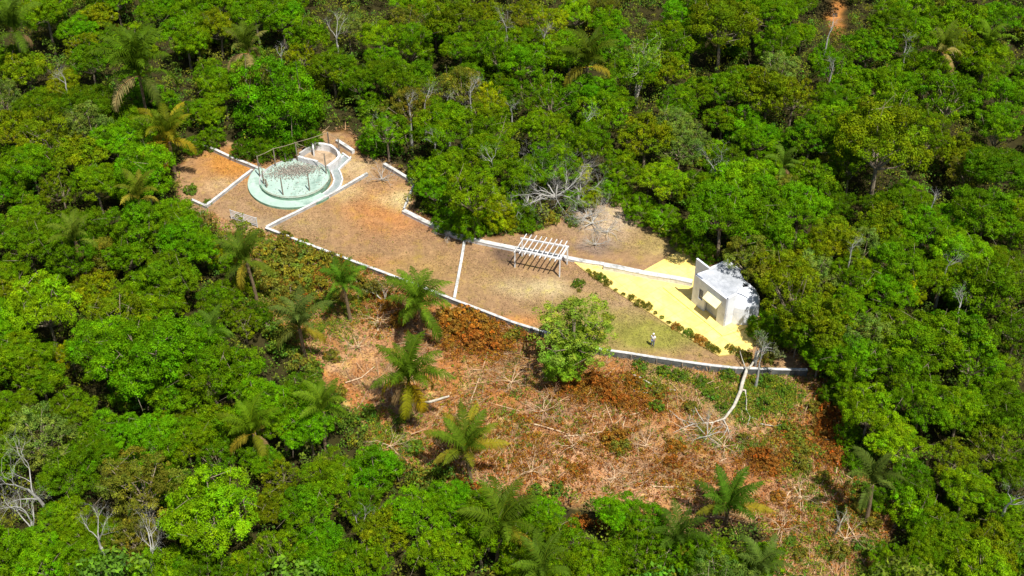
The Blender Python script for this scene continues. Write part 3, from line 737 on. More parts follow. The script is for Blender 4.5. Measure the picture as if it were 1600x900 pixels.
# crowns read off the photograph: px, py, radius px, colour
CR = """70 20 45 G;120 45 30 B;150 22 30 O;130 72 25 O;245 15 30 B;290 60 35 G;340 40 35 O;400 25 40 G;440 25 35 B;480 62 35 G;470 92 26 Y;432 160 90 B;300 20 30 G;
140 95 35 D;100 130 28 O;40 110 35 O;20 88 25 G;60 170 35 D;140 165 42 D;75 215 45 O;20 200 35 O;120 235 42 O;50 262 40 G;225 275 50 B;150 290 40 G;20 292 30 D;255 150 20 G;520 100 36 D;312 80 17 Y;330 120 24 G;200 190 28 D;
592 60 30 L;600 92 28 B;640 70 33 G;680 45 25 B;710 30 42 O;760 62 28 D;720 80 30 G;780 88 38 G;815 102 38 B;860 38 30 Y;820 20 30 O;640 130 38 D;598 122 30 D;765 163 30 Y;860 160 42 G;930 150 35 B;700 202 48 G;662 160 26 G;605 205 34 G;760 205 42 G;850 202 38 G;960 160 30 G;920 232 38 G;700 262 42 G;760 250 42 G;820 272 34 G;740 312 46 G;680 292 32 B;1040 105 32 O;1035 283 36 L;1010 215 40 O;1062 232 34 E;970 262 28 G;900 268 24 Y;560 130 28 D;545 45 26 E;950 30 30 G;900 85 24 D;790 130 26 D;
1130 40 52 O;1080 62 30 G;1200 30 42 G;1212 72 33 G;1170 116 30 G;1252 60 25 G;1360 72 38 G;1400 30 35 D;1440 62 38 G;1500 32 38 G;1562 22 35 B;1340 132 38 G;1300 112 33 G;1142 130 38 G;1200 142 46 O;1240 152 34 O;1185 216 32 B;1130 180 28 D;1300 182 38 L;1270 212 38 D;1380 222 76 O;1402 168 42 G;1450 122 38 G;1480 162 46 G;1540 102 42 G;1570 152 38 B;1560 202 38 G;1500 232 34 O;1562 262 52 D;1162 292 46 L;1085 222 26 E;1330 262 36 G;1090 140 30 G;1060 20 30 B;1240 15 28 G;
1130 330 56 B;1190 312 54 B;1250 332 46 B;1202 372 50 G;1222 420 50 O;1300 380 42 O;1345 395 38 E;1382 330 38 D;1422 332 42 D;1490 345 33 B;1440 362 38 B;1542 332 52 D;1402 412 46 G;1392 452 38 B;1500 402 46 L;1242 470 54 O;1282 502 54 O;1330 482 34 G;1420 460 28 Y;1542 462 54 D;1432 522 62 G;1362 532 46 E;1500 522 54 D;1282 552 34 B;1342 562 42 G;1522 562 46 G;1422 582 46 G;1562 420 40 G;1206 512 32 G;1246 530 28 G;1590 350 40 G;1590 520 40 D;1470 440 36 G;
1360 640 44 L;1402 682 42 L;1332 612 30 G;1442 632 46 G;1502 642 46 G;1572 642 46 D;1512 762 42 L;1490 722 36 O;1562 702 42 O;1582 802 38 G;1482 832 46 G;1542 852 46 O;1452 872 38 G;1385 870 24 G;1430 740 34 D;1330 590 26 D;1590 740 34 D;
1190 872 38 G;1110 872 42 G;1002 862 46 G;962 800 34 B;1012 817 36 B;932 882 42 L;882 852 40 G;812 888 36 G;692 862 52 G;650 792 46 B;702 782 36 B;600 822 40 O;562 880 44 G;502 850 40 B;482 790 42 G;512 742 38 G;440 742 28 O;432 790 36 O;330 800 76 L;432 862 42 G;220 762 62 N;210 842 40 N;240 692 46 B;190 680 34 B;290 692 38 G;60 690 56 E;60 872 46 B;132 852 42 G;150 712 34 G;100 812 36 L;300 882 38 G;380 890 34 G;560 790 34 G;340 720 34 D;1060 860 30 G;850 800 30 B;
40 342 34 L;100 352 38 D;42 382 44 D;112 402 38 D;70 480 58 L;150 452 34 O;220 352 42 G;272 340 38 G;250 372 33 D;292 382 42 B;322 397 24 Y;262 430 46 D;182 492 46 O;250 482 38 G;230 562 74 B;162 552 54 B;302 542 46 B;332 592 46 G;30 562 46 G;62 592 38 G;112 562 24 Y;402 622 42 B;370 572 38 G;440 662 36 G;482 662 42 B;20 640 40 G;110 640 38 G;340 470 34 G;270 610 44 G;10 440 34 G;380 500 26 O;200 400 34 G;330 660 36 G;410 720 30 B"""
CROWNS = []
for it in CR.replace('\n', '').split(';'):
    a_ = it.split(); CROWNS.append((float(a_[0]), float(a_[1]), float(a_[2]), a_[3], True))
placed = []   # x, y, r
def px_clear(px, py):
    return float(sdist(CLEAR, np.array([px]), np.array([py]))[0])
def place_crown(px, py, rp, manual):
    """returns x, y, s, family for a crown centred at the image point"""
    for fam, k in (('tall', 6.2), ('tall', 5.2), ('bushy', 2.9)):
        z = k; 
        for _ in range(3):
            p = W(px, py, z); s = 1.07 * rp / scale_at(p.x, p.y, p.z) / 4.0
            s = min(max(s, 0.35), 1.6); z = k * s
        fx, fy = P(p.x, p.y, 0)
        if px_clear(fx, fy) < 4 or (manual and fam == 'bushy'): return p.x, p.y, s, fam, k
    return None
DATA = []
for px, py, rp, c, _ in CROWNS:
    x, y, s, fam, k = place_crown(px, py, rp, True)
    DATA.append([x, y, s, fam, c]); placed.append((x, y, 4 * s))
# infill so that the canopy closes
r = np.random.default_rng(5); tries = 0; NF = 0
while len(DATA) < 292 and tries < 40000:
    tries += 1
    px = r.uniform(-30, 1630); py = r.uniform(-15, 915); 
    p0 = W(px, py, 4); s = r.uniform(0.5, 0.85); rp = 4 * s * scale_at(p0.x, p0.y, 4)
    if px_clear(px, py) > -0.8 * rp: continue
    q = place_crown(px, py, rp, False)
    if q is None: continue
    x, y, s, fam, k = q
    if tries > 25000: pass
    dmin = min((math.hypot(x - a_, y - b_) / (c_ * 0.55 + 4 * s * 0.55)) for a_, b_, c_ in placed)
    lim = 1.0 if tries < 12000 else 0.8
    if dmin < lim: continue
    DATA.append([x, y, s, fam, r.choice(list('GGGDDBOOLNE'))]); placed.append((x, y, 4 * s)); NF += 1
print('trees', len(DATA), 'infill', NF, 'tries', tries)

ANCH = {'white pergola': (845, 400), 'white building': (1120, 460), 'round pool': (460, 280), 'white gate': (380, 340), 'person in white': (1019, 531),
        'fallen pale trunk': (1150, 620), 'big bare tree at left edge': (40, 740), 'tall dark palm': (210, 100), 'yellowish palm': (265, 205),
        'spiky palm in the clearing': (730, 690), 'drooping palm at bottom': (775, 825), 'palm right of the clearing': (1140, 770),
        'forked slender trunk': (995, 130), 'grey tangle behind pergola': (860, 290), 'orange soil patch at top': (1305, 40),
        'white snag at upper right': (1125, 250), 'end of grey boundary wall': (1262, 577), 'top left corner': (0, 0), 'top right corner': (1600, 0),
        'bottom left corner': (0, 900), 'bottom right corner': (1600, 900), 'middle of left edge': (0, 450), 'middle of right edge': (1600, 450),
        'middle of top edge': (800, 0), 'palm by courtyard corner': (392, 430)}
SECT = ['right of', 'up-right of', 'above', 'up-left of', 'left of', 'down-left of', 'below', 'down-right of']
ORD = ['nearest', 'second nearest', 'third nearest', 'fourth nearest', 'fifth nearest', 'sixth nearest', 'seventh nearest', 'eighth nearest', 'ninth nearest']
def label_all(items, noun):
    """items: list of (obj, px, py, colour name). Each gets a wording of its own from its colour and its nearest landmark."""
    g_ = {}
    for o, px, py, cn in items:
        nm, (ax, ay) = min(ANCH.items(), key=lambda kv: math.hypot(px - kv[1][0], py - kv[1][1]))
        dx, dy = px - ax, ay - py; k = int(round(math.degrees(math.atan2(dy, dx)) / 45)) % 8
        g_.setdefault((cn, nm, k), []).append((math.hypot(dx, dy), o))
    for (cn, nm, k), v in g_.items():
        v.sort(key=lambda t: t[0])
        for i, (_, o) in enumerate(v):
            o['label'] = f'{cn} {noun}, {ORD[min(i, 8)]} {SECT[k]} the {nm}'
items = []
for i, (x, y, s, fam, c) in enumerate(DATA):
    r = np.random.default_rng(3000 + i)
    if fam == 'bushy': st = 'bushy'
    else:
        st = {'B': 'dome', 'L': 'dome', 'E': 'loose', 'N': 'loose', 'O': r.choice(['dome', 'spray', 'loose']), 'Y': 'loose'}.get(c) or r.choice(['dome', 'dome', 'flat', 'tall', 'spray', 'loose'])
    cm, tm, zc = VAR[st][int(r.integers(len(VAR[st])))]
    z = gz(x, y)
    t = empty('broadleaf_tree', (x, y, z), float(r.uniform(0, 6.28)), s)
    t.scale = (s * r.uniform(0.92, 1.08), s * r.uniform(0.92, 1.08), s * r.uniform(0.92, 1.1))
    cc = np.array(COLR[c]) * r.uniform(0.85, 1.18); cc[0] *= r.uniform(0.92, 1.15)
    inst('crown', cm, t, color=cc); inst('trunk', tm, t)
    tag(t, cat='tree', group='broadleaf trees of the forest around the clearing')
    px, py = P(x, y, z + zc * s); items.append((t, px, py, CNAME[c]))
label_all(items, 'leafy tree')
BT = '725 332 18 G;750 340 15 B;772 338 15 G;797 335 16 Y;824 338 14 G;380 222 22 D;412 226 22 D;448 224 22 D;486 208 20 D;684 306 28 G;702 334 30 B;735 345 34 G;775 330 32 Y;815 325 26 G;800 300 30 G;660 262 30 G;608 215 24 B;920 300 24 Y;960 290 28 G;1000 318 30 G;1040 335 32 G;1075 368 30 D;1100 385 24 D;900 300 22 G;1305 600 24 G;1330 660 26 G;1345 700 28 D;1375 760 26 D;330 205 24 G;300 215 20 G;580 215 26 B;300 345 26 G;270 330 30 B;350 395 30 G;380 440 26 O;400 480 24 D;1185 500 20 G;840 270 28 G;880 240 24 G'
items = []; r = np.random.default_rng(55); BL2 = []
for it in BT.split(';'):
    a_ = it.split(); px, py, rp, c = float(a_[0]), float(a_[1]), float(a_[2]), a_[3]
    p = W(px, py, 2.2); s = rp / scale_at(p.x, p.y, 2.2) / 4.0; BL2.append((p.x, p.y, s, c))
tries = 0
while len(BL2) < 150 and tries < 30000:
    tries += 1; px = r.uniform(-20, 1620); py = r.uniform(-10, 930); s = r.uniform(0.5, 0.8); p = W(px, py, 2.9 * s)
    fx, fy = P(p.x, p.y, 0)
    if px_clear(fx, fy) > -10 or px_clear(px, py) > -0.7 * 4 * s * 14: continue
    if math.hypot(px - 1305, py - 40) < 45: continue
    if min((math.hypot(p.x - a_, p.y - b_) / (c_ * 0.42 + 4 * s * 0.42)) for a_, b_, c_ in placed) < 1.0: continue
    if min(math.hypot(p.x - q[0], p.y - q[1]) / (4 * s + 4 * q[2]) for q in BL2) < (0.75 if tries < 12000 else 0.5): continue
    BL2.append((p.x, p.y, s, r.choice(list('GGDDBOLN'))))
for x, y, s, c in BL2:
    cm, tm, zc = VAR['bushy'][int(r.integers(4))]
    t = empty('bushy_tree', (x, y, gz(x, y)), float(r.uniform(0, 6.28)), s); t.scale = (s, s * r.uniform(.85, 1.1), s * r.uniform(.8, 1.2))
    inst('crown', cm, t, color=np.array(COLR[c]) * r.uniform(0.75, 1.1)); inst('trunk', tm, t)
    tag(t, cat='small tree', group='low bushy trees filling the forest edge and gaps')
    px, py = P(x, y, 2.9 * s); items.append((t, px, py, CNAME[c]))
label_all(items, 'bushy low tree')

# ------------------------------------------------------------------ single trees
def loose_tree(px, py, hgt, rad, col, name, label, cat='tree', seed=1, nclump=70, size=0.2, mat='palebark', forks=2, ln=None, per=26, sp=0.55, maxlev=3, grp=None, bare_frac=0.0):
    r = np.random.default_rng(seed); p = WG(px, py)
    t = empty(name, p)
    mb = MB()
    ln = ln or hgt * 0.42
    for k in range(forks):
        a_ = 6.28 * k / forks + r.uniform(0, 1)
        d = Vector((math.cos(a_) * 0.22 * (forks > 1), math.sin(a_) * 0.22 * (forks > 1), 1)).normalized()
        branch_tubes(mb, r, Vector((0, 0, -0.2)), d, ln, 0.035 * hgt / 2 + 0.04, 0, maxlev, sp, 3, 0.12, 7)
    V_ = np.array(mb.v)
    mb.build('trunk', M[mat], t)
    top = V_[V_[:, 2] > hgt * 0.4]
    C = top[r.integers(len(top), size=nclump)]
    C = C + r.normal(size=C.shape) * 0.25
    V, tn = puffs(r, C, r.uniform(0.25, 0.6, nclump) * rad / 2.5, per, size, ptint(r, nclump, 0.2, 0.15), unit(C - C.mean(0)))
    inst('crown', quads_mesh('crown', V, tn, M['leaf']), t, color=col)
    return tag(t, label, cat, grp)
p = WG(895, 580); lt_ = empty('courtyard_tree', p, 0.7); lt_.scale = (1.25, 1.12, 0.84)
inst('crown', VAR['loose'][0][0], lt_, color=(.23, .34, .03)); inst('trunk', VAR['loose'][0][1], lt_)
inst('lower_crown', VAR['bushy'][1][0], lt_, loc=(0.4, 0.2, 2.2), sc=0.62, color=(.17, .30, .012))
inst('lower_crown', VAR['bushy'][2][0], lt_, loc=(-1.6, -0.6, 1.6), sc=0.5, color=(.16, .29, .012))
tag(lt_, 'open light green tree rising over the boundary wall beside the lawn', 'tree')
loose_tree(994, 168, 10.5, 3.2, (.16, .29, .015), 'tall_forked_tree', 'tall tree with pale forked trunk and light green crown at top centre', seed=5, nclump=150, forks=2, sp=0.5, ln=4.6)
loose_tree(1180, 572, 5.2, 1.6, (.14, .17, .06), 'slender_tree', 'slender grey-green tree at the terrace corner by the boundary wall', seed=8, nclump=46, forks=2, size=0.16, sp=0.4, mat='greybark')
loose_tree(600, 470, 3.4, 1.4, (.17, .17, .03), 'small_tree', 'small olive tree with pale stem below the boundary wall', seed=9, nclump=60, forks=2, size=0.16)
loose_tree(320, 372, 3.8, 1.8, (.19, .17, .03), 'small_tree', 'small olive brown tree below the L shaped wall', seed=12, nclump=90, forks=3, size=0.16)
loose_tree(372, 385, 3.8, 1.9, (.18, .23, .02), 'small_tree', 'small light green tree in front of the white gate', seed=14, nclump=110, forks=3, size=0.17)
loose_tree(1300, 838, 4.4, 0.9, (.18, .22, .03), 'small_tree', 'thin sapling with few leaves at lower right of the clearing', seed=21, nclump=8, forks=1, size=0.14)

# bare trees and dead crowns standing in the canopy
def bare(px, py, z, s, k, label, rz=0, tilt=0.0, mat=None, name='bare_tree'):
    p = W(px, py, z * 0.75)
    t = empty(name, (p.x, p.y, gz(p.x, p.y)), rz)
    inst('branches', BARE[k], t, loc=(0, 0, max(0, z - 5.5 * s)), rot=(tilt, 0, 0), sc=s)
    if z - 5.5 * s > 0.3:
        m_ = MB(); m_.tube([(0, 0, -0.4), (0.05, 0, (z - 5.5 * s) / 2), (0, 0, z - 5.5 * s)], [0.24 * s + .05, 0.2 * s + .02, 0.17 * s], 7); m_.build('trunk', M['greybark'], t)
    return tag(t, label, 'tree', 'bare grey trees among the forest')
bare(50, 735, 10.0, 1.35, 0, 'big bare pale tree at the left edge above a second one', 0.3, 0.12)
bare(30, 800, 9.2, 1.25, 1, 'bare pale tree at the left edge, lower of two', 1.9, 0.25)
bare(150, 830, 8.4, 0.8, 2, 'small bare branches near the bottom left trees', 2.4, 0.2)
bare(225, 850, 8.2, 0.95, 0, 'grey twiggy bare tree beside the big lime green tree', 4.0, 0.1)
bare(598, 195, 5.5, 0.9, 1, 'bare grey twigs above the lawn top corner', 0.5, 0.1)
bare(735, 140, 9.2, 0.85, 2, 'bare grey crown, largest of three at top centre', 1.0, 0.1)
bare(663, 152, 8.6, 0.55, 0, 'bare grey crown, leftmost of three at top centre', 3.0, 0.1)
bare(700, 158, 8.4, 0.5, 1, 'bare grey crown between two others at top centre', 5.0, 0.1)
bare(525, 45, 9.5, 0.9, 2, 'bare grey tree near top edge left of centre', 2.2, 0.15)
bare(1122, 252, 8.5, 0.9, 0, 'bare white snag among green trees at upper right', 1.2, 0.0)
bare(100, 125, 8.6, 0.75, 1, 'bare grey twigs left of the tall dark palm', 2.7, 0.2)
bare(850, 62, 9.2, 0.55, 2, 'little bare grey crown below the top edge', 0.2, 0.1)
bare(792, 38, 9.8, 0.75, 0, 'bare grey crown in yellowish tree at the top edge', 0.9, 0.1)
bare(1415, 75, 9.0, 0.5, 1, 'tiny bare white crown, upper one at top right', 4.1, 0.1)
bare(1412, 98, 8.8, 0.45, 2, 'tiny bare white crown, lower one at top right', 1.1, 0.1)
bare(1295, 50, 8.5, 0.6, 0, 'bare grey crown just below the orange soil patch', 3.4, 0.1)
bare(1300, 108, 8.5, 0.5, 2, 'small bare crown under the orange soil at top right', 3.9, 0.1)
bare(1190, 548, 6.0, 0.5, 1, 'bare white twigs right of the building terrace', 0.0, 0.0)
bare(1580, 770, 8.8, 0.7, 0, 'bare grey branches near the lower right edge', 1.6, 0.2)
bare(1500, 480, 9.0, 0.6, 1, 'forked bare branch in a dark gap at far right', 2.6, 0.5)
bare(560, 810, 5.0, 0.6, 2, 'thin bare pale stems at bottom left of the clearing', 2.0, 0.3)
bare(440, 90, 8.8, 0.5, 2, 'little bare grey crown above the vivid round tree', 2.0, 0.1)
bare(720, 180, 8.8, 0.45, 0, 'small bare grey twigs left of the yellow-green tree at top centre', 2.0, 0.1)
bare(640, 165, 8.8, 0.6, 2, 'bare grey twigs left of the three grey crowns at top centre', 1.4, 0.1)
bare(800, 175, 8.8, 0.5, 1, 'bare grey twigs right of the yellow-green tree at top centre', 4.4, 0.1)
bare(915, 190, 8.8, 0.5, 0, 'small bare crown in green canopy left of the forked tree foot', 2.6, 0.1)
bare(1330, 395, 9.0, 0.55, 2, 'bare grey twigs in the pale crown right of the building', 0.6, 0.1)
bare(1455, 325, 9.0, 0.45, 1, 'small whitish twigs above the lime crown at right', 0.1, 0.1)
bare(680, 225, 8.6, 0.5, 2, 'bare grey twigs over the green trees at the lawn top', 3.3, 0.1)
bare(770, 255, 8.8, 0.5, 0, 'thin bare twigs above the long white wall trees', 5.3, 0.1)
bare(1480, 415, 8.8, 0.5, 0, 'bare whitish twigs in the lime crown at right', 2.0, 0.1)
# collapsed grey crown behind the pergola
def sprawl(px, py, n, ln, label, seed, mat='greybark', zz=0.3, rad=0.12, lift=0.02, maxlev=4, name='dead_crown', dirs=None):
    r = np.random.default_rng(seed); p = WG(px, py); t = empty(name, p); mb = MB()
    for k in range(n):
        a_ = dirs[k] if dirs else 6.28 * k / n + r.uniform(-0.4, 0.4)
        d = Vector((math.cos(a_), math.sin(a_), r.uniform(0.1, 0.5))).normalized()
        branch_tubes(mb, r, Vector((0, 0, zz)), d, ln * r.uniform(0.7, 1.1), rad, 0, maxlev, 0.55, 3, lift, 6)
    mb.v = [(v[0], v[1], max(v[2], 0.0)) for v in mb.v]
    mb.build('branches', M[mat], t); return tag(t, label, 'dead tree', 'dead fallen crowns')
sprawl(868, 332, 9, 2.5, 'large tangle of bare grey branches behind the pergola', 2, zz=2.4, lift=0.06, rad=0.085, maxlev=5)
sprawl(925, 352, 9, 1.4, 'heap of pale dry brush right of the grey branches behind the pergola', 4, rad=0.06, lift=0.0, maxlev=4)
sprawl(822, 338, 5, 1.8, 'fallen grey branches left of the tangle behind the pergola', 6, zz=1.6, lift=0.0)
sprawl(597, 283, 8, 1.1, 'heap of dry brush at the end of the long diagonal wall', 8, rad=0.05, lift=0.02)
sprawl(698, 372, 6, 0.8, 'few dead twigs on lawn beside the long white wall', 9, rad=0.03, lift=0.0, maxlev=3)
sprawl(1105, 685, 7, 1.3, 'dead twiggy crown lying at the left of the fallen trunk', 10, rad=0.05, lift=0.0)

sprawl(905, 322, 6, 1.7, 'grey twiggy dead crown right of the tangle behind the pergola', 21, zz=2.0, lift=0.03, rad=0.06, maxlev=5)
sprawl(850, 300, 6, 1.9, 'grey twiggy dead crown above the tangle behind the pergola', 22, zz=3.4, lift=0.08, rad=0.06, maxlev=5)
sprawl(918, 344, 14, 1.6, 'dense grey twig tangle at the left end of the bare patch', 61, rad=0.04, maxlev=5, lift=0.03, zz=0.6)
sprawl(888, 300, 10, 1.6, 'fine grey twigs leaning out of trees above the bare patch', 62, rad=0.05, maxlev=5, lift=0.05, zz=3.6)
sprawl(948, 365, 9, 1.2, 'pale brush spread on bare ground right of the pergola, upper heap', 23, rad=0.035, maxlev=4, lift=0.0)
sprawl(930, 385, 9, 1.0, 'pale brush spread on bare ground right of the pergola, lower heap', 24, rad=0.03, maxlev=4, lift=0.0)
for i_, (a_, b_, c_) in enumerate([(850, 645, 1.3), (895, 700, 1.2), (1010, 700, 1.1), (610, 700, 1.3), (1250, 780, 1.1), (700, 720, 1.0), (1220, 830, 1.2), (960, 750, 1.0), (800, 600, 1.1), (560, 545, 1.1), (590, 505, 1.0), (1320, 845, 1.2), (1130, 700, 1.3), (1070, 675, 1.1), (830, 740, 1.0)]):
    sprawl(a_, b_, 8, c_, 'tan brush heap', 30 + i_, 'log', rad=0.035, maxlev=3, lift=0.0, name='brush_heap')
HEAPS = [o for o in COL.objects if o.name.startswith('brush_heap')]; label_all([(o, *P(*o.location), 'tan') for o in HEAPS], 'cut brush heap')
for o in HEAPS: o['category'] = 'brush heap'; o['group'] = 'cut brush heaps on the cleared slope'
# fallen tree over the wall
fp = [(1190, 540, 0.9), (1183, 556, 0.7), (1174, 571, 0.62), (1167, 577, 0.55), (1160, 598, 0.22), (1157, 611, -0.03), (1147, 634, -0.18), (1132, 654, -0.28), (1114, 660, -0.33), (1085, 662, -0.38)]
pts = [W(*q_) for q_ in fp]
ft = empty('fallen_tree', (pts[5].x, pts[5].y, -0.28)); tag(ft, 'pale fallen tree trunk lying from the boundary wall down the clearing', 'fallen tree')
def fpp(mb, name, mat='palebark'): o = mb.build(name, M[mat], ft, True); o.location = -ft.location; return o
m_ = MB(); m_.tube(pts, [0.05, 0.08, 0.12, 0.17, 0.19, 0.19, 0.16, 0.12, 0.08, 0.04], 8); fpp(m_, 'trunk')
for k, br in enumerate([[(1158, 609, -0.08), (1165, 610, -0.03), (1166, 625, -0.18), (1166, 640, -0.28), (1172, 651, -0.38), (1185, 656, -0.43)],
           [(1114, 660, -0.33), (1110, 672, -0.38), (1100, 684, -0.48)], [(1130, 655, -0.28), (1137, 668, -0.33), (1140, 680, -0.43), (1148, 692, -0.48)],
           [(1172, 651, -0.38), (1169, 660, -0.43), (1168, 668, -0.48)], [(1188, 662, -0.43), (1210, 666, -0.43), (1232, 660, -0.28)],
           [(1137, 668, -0.33), (1130, 682, -0.38), (1120, 690, -0.48)], [(1100, 660, -0.33), (1090, 645, 0.02), (1086, 636, 0.12)], [(1085, 662, -0.38), (1062, 655, -0.33), (1045, 640, -0.18)],
           [(1085, 662, -0.38), (1068, 668, -0.38), (1052, 676, -0.43)], [(1166, 577, .55), (1160, 562, .8), (1156, 548, 1.3)]]):
    m_ = MB(); q_ = [W(*b_) for b_ in br]; m_.tube(q_, [0.10 * (1 - 0.75 * i / (len(q_) - 1)) * (1.2 if k == 0 else 0.7) for i in range(len(q_))], 6); fpp(m_, 'branch')

# logs and long branches on the slope
def log(pl, r0, r1, label, mat='log', name='fallen_log'):
    q_ = [WG(a_, b_) + Vector((0, 0, r0 + 0.12)) for a_, b_ in pl]; m_ = MB()
    m_.tube(q_, [r0 + (r1 - r0) * i / (len(q_) - 1) for i in range(len(q_))], 7)
    return tag(m_.build(name, M[mat], origin=q_[0]), label, 'log', 'felled wood lying in the clearing')
log([(644, 635), (672, 631), (702, 622)], 0.16, 0.10, 'thick pale log beside the tall palm in the clearing', 'palebark')
log([(835, 665), (868, 674), (897, 684)], 0.09, 0.05, 'long pale pole pointing right in the middle of the clearing')
log([(872, 684), (905, 682), (942, 676)], 0.07, 0.04, 'curved thin branch just below the long pale pole')
log([(990, 588), (1000, 592), (1020, 604), (1028, 610), (1056, 612)], 0.09, 0.04, 'crooked pale branch below the courtyard wall near the lawn tree', 'palebark')
log([(1024, 602), (1022, 610), (1010, 616), (990, 613)], 0.05, 0.03, 'short forked pale branch under the crooked one', 'palebark')
log([(906, 598), (918, 606), (930, 610)], 0.06, 0.03, 'short pale branch under the pale green lawn tree', 'palebark')
log([(973, 668), (978, 652), (1000, 646), (1012, 640)], 0.05, 0.03, 'thin bent branch left of the fallen trunk')
log([(1268, 662), (1280, 652), (1300, 632)], 0.08, 0.04, 'pale split branch in rusty ferns at right clearing edge')
log([(1225, 785), (1232, 772), (1242, 762)], 0.07, 0.04, 'short arched pale stick right of the spiky palm')
log([(1252, 752), (1250, 780), (1251, 828)], 0.05, 0.03, 'thin upright grey stick at lower right clearing')
log([(1280, 786), (1300, 790), (1312, 794)], 0.06, 0.04, 'short stick lying in the lower right clearing')
log([(1320, 815), (1335, 840), (1350, 870)], 0.08, 0.05, 'long grey branch slanting down, left of two at lower right')
log([(1402, 856), (1408, 876), (1414, 896)], 0.07, 0.05, 'long grey branch slanting down, right of two at lower right')
log([(1020, 762), (1045, 763), (1070, 763)], 0.06, 0.04, 'straight brown pole above the lower bushes')
log([(592, 710), (600, 690), (604, 672)], 0.06, 0.04, 'upright stick left of the spiky palm')
log([(735, 630), (748, 595), (765, 545)], 0.06, 0.03, 'long pale branch pointing up to the rusty ferns')
log([(575, 490), (590, 515), (598, 530)], 0.05, 0.03, 'pale stick between two palms, left one')
log([(600, 488), (594, 510), (584, 530)], 0.05, 0.03, 'pale stick between two palms, right one')
log([(540, 600), (565, 592), (585, 575)], 0.07, 0.04, 'grey branch left of the yellow-tipped palm')
log([(1110, 728), (1122, 724), (1135, 718)], 0.06, 0.04, 'short pale pole above the right palm')

# ------------------------------------------------------------------ palms
def frond_mesh(seed, Lf=3.6, droop=1.0, lw=0.75, nseg=34, start=0.9):
    r = np.random.default_rng(seed); N = 14
    pts = [Vector((0, 0, 0))]; ang = start
    for k in range(N):
        f = (k + 1) / N; a_ = start - droop * (f ** 1.5) * 1.9
        pts.append(pts[-1] + Vector((math.cos(a_), 0, math.sin(a_))) * Lf / N)
    def at(f):
        k = min(int(f * N), N - 1); return pts[k].lerp(pts[k + 1], f * N - k), (pts[k + 1] - pts[k]).normalized()
    V = []; T = []
    for k in range(nseg):
        f = 0.14 + 0.86 * k / (nseg - 1); p, tg = at(f)
        ll = lw * (math.sin(math.pi * min(1, 0.18 + f * 0.86)) ** 0.6) * r.uniform(0.85, 1.1)
        nrm = Vector((-tg.z, 0, tg.x))
        for sgn in (-1, 1):
            d = (Vector((0, sgn, 0)) * 0.9 + tg * 0.55 + nrm * r.uniform(0.05, 0.45) + Vector(r.normal(size=3)) * 0.05).normalized()
            e1 = p + d * ll * 0.55; e2 = p + d * ll * 0.95 + Vector((0, 0, -0.55 * ll)); w_ = tg * 0.040
            V += [p - w_, p + w_, e1 + w_, e1 - w_, e1 - w_, e1 + w_, e2 + w_ * 0.2, e2 - w_ * 0.2]
            tt = r.uniform(0.75, 1.25); T += [(tt, tt, tt)] * 2
    for k in range(N):
        a_, b_ = pts[k], pts[k + 1]; h = 0.05 * (1 - 0.7 * k / N)
        for ax in (Vector((0, h, 0)), Vector((0, 0, h))):
            V += [a_ - ax, a_ + ax, b_ + ax * 0.9, b_ - ax * 0.9]; T.append((2.6, 2.0, 2.0))
    return quads_mesh('frond', np.array([tuple(v) for v in V]), np.array(T), M['leaf'])
FR = {'arch': [frond_mesh(70 + k, 3.9, 0.72 + 0.12 * k, start=1.0, lw=0.74) for k in range(3)],
      'stiff': [frond_mesh(80 + k, 3.4, 0.42 + 0.1 * k, start=0.8, lw=0.7) for k in range(3)],
      'hang': [frond_mesh(90 + k, 3.2, 1.0 + 0.15 * k, start=0.2, lw=0.65) for k in range(2)]}
GREEN = (.075, .155, .012)
def palm(px, py, h, s, label, nf=15, kind='arch', col=GREEN, yel=0.15, seed=0, trunk_r=0.17, elev=(0.0, 0.75), ycol=(.30, .25, .02), skew=0, azs=None):
    r = np.random.default_rng(500 + seed); nf += 1
    p = W(px, py, h + 0.6 * s)
    z0_ = gz(p.x, p.y)
    t = empty('palm_tree', (p.x, p.y, z0_)); t.rotation_euler = (r.normal() * 0.05, r.normal() * 0.05, 0)
    m_ = MB(); m_.tube([(r.normal() * .1, r.normal() * .1, -0.3), (0.03, 0, h * 0.5), (0, 0, h - z0_)], [trunk_r * 1.25, trunk_r, trunk_r * 1.1], 9); m_.build('trunk', M['palmbark'], t)
    for k in range(nf):
        az = (k * 2.399 + r.uniform(-0.2, 0.2)) if azs is None else azs[k % len(azs)]
        f = k / max(1, nf - 1)                       # 0 youngest, 1 oldest
        el = elev[1] - (elev[1] - elev[0]) * f + r.uniform(-0.08, 0.08)
        kk = kind if f < 0.8 else 'hang' if kind == 'arch' else kind
        fm = FR[kk][int(r.integers(len(FR[kk])))]
        y_ = max(0.0, min(1.0, (f - (1 - yel) ) / max(yel, 1e-3))) if yel > 0 else 0
        cc = np.array(col) * np.array([1.1, 1.0, 0.5]) * (1 - y_) + np.array(ycol) * y_; cc = cc * r.uniform(0.85, 1.2)
        inst('frond', fm, t, loc=(0, 0, h - z0_), rot=(r.uniform(-0.2, 0.2), -el, az), sc=1.18 * s * r.uniform(0.85, 1.08), color=cc * (0.85 if k % 3 else 0.62))
    if seed % 2 and h > 3.5:
        for k in range(int(r.integers(1, 4))):
            inst('frond', FR['hang'][k % 2], t, loc=(0, 0, h - z0_ - 0.15), rot=(0, 0.35 + 0.2 * r.normal(), float(r.uniform(0, 6.28))), sc=s * r.uniform(0.75, 0.95), color=np.array((.24, .16, .07)) * r.uniform(.7, 1.2))
    return tag(t, label, 'palm tree', 'palms in the forest and clearing')
BLUEG = (.10, .165, .055)
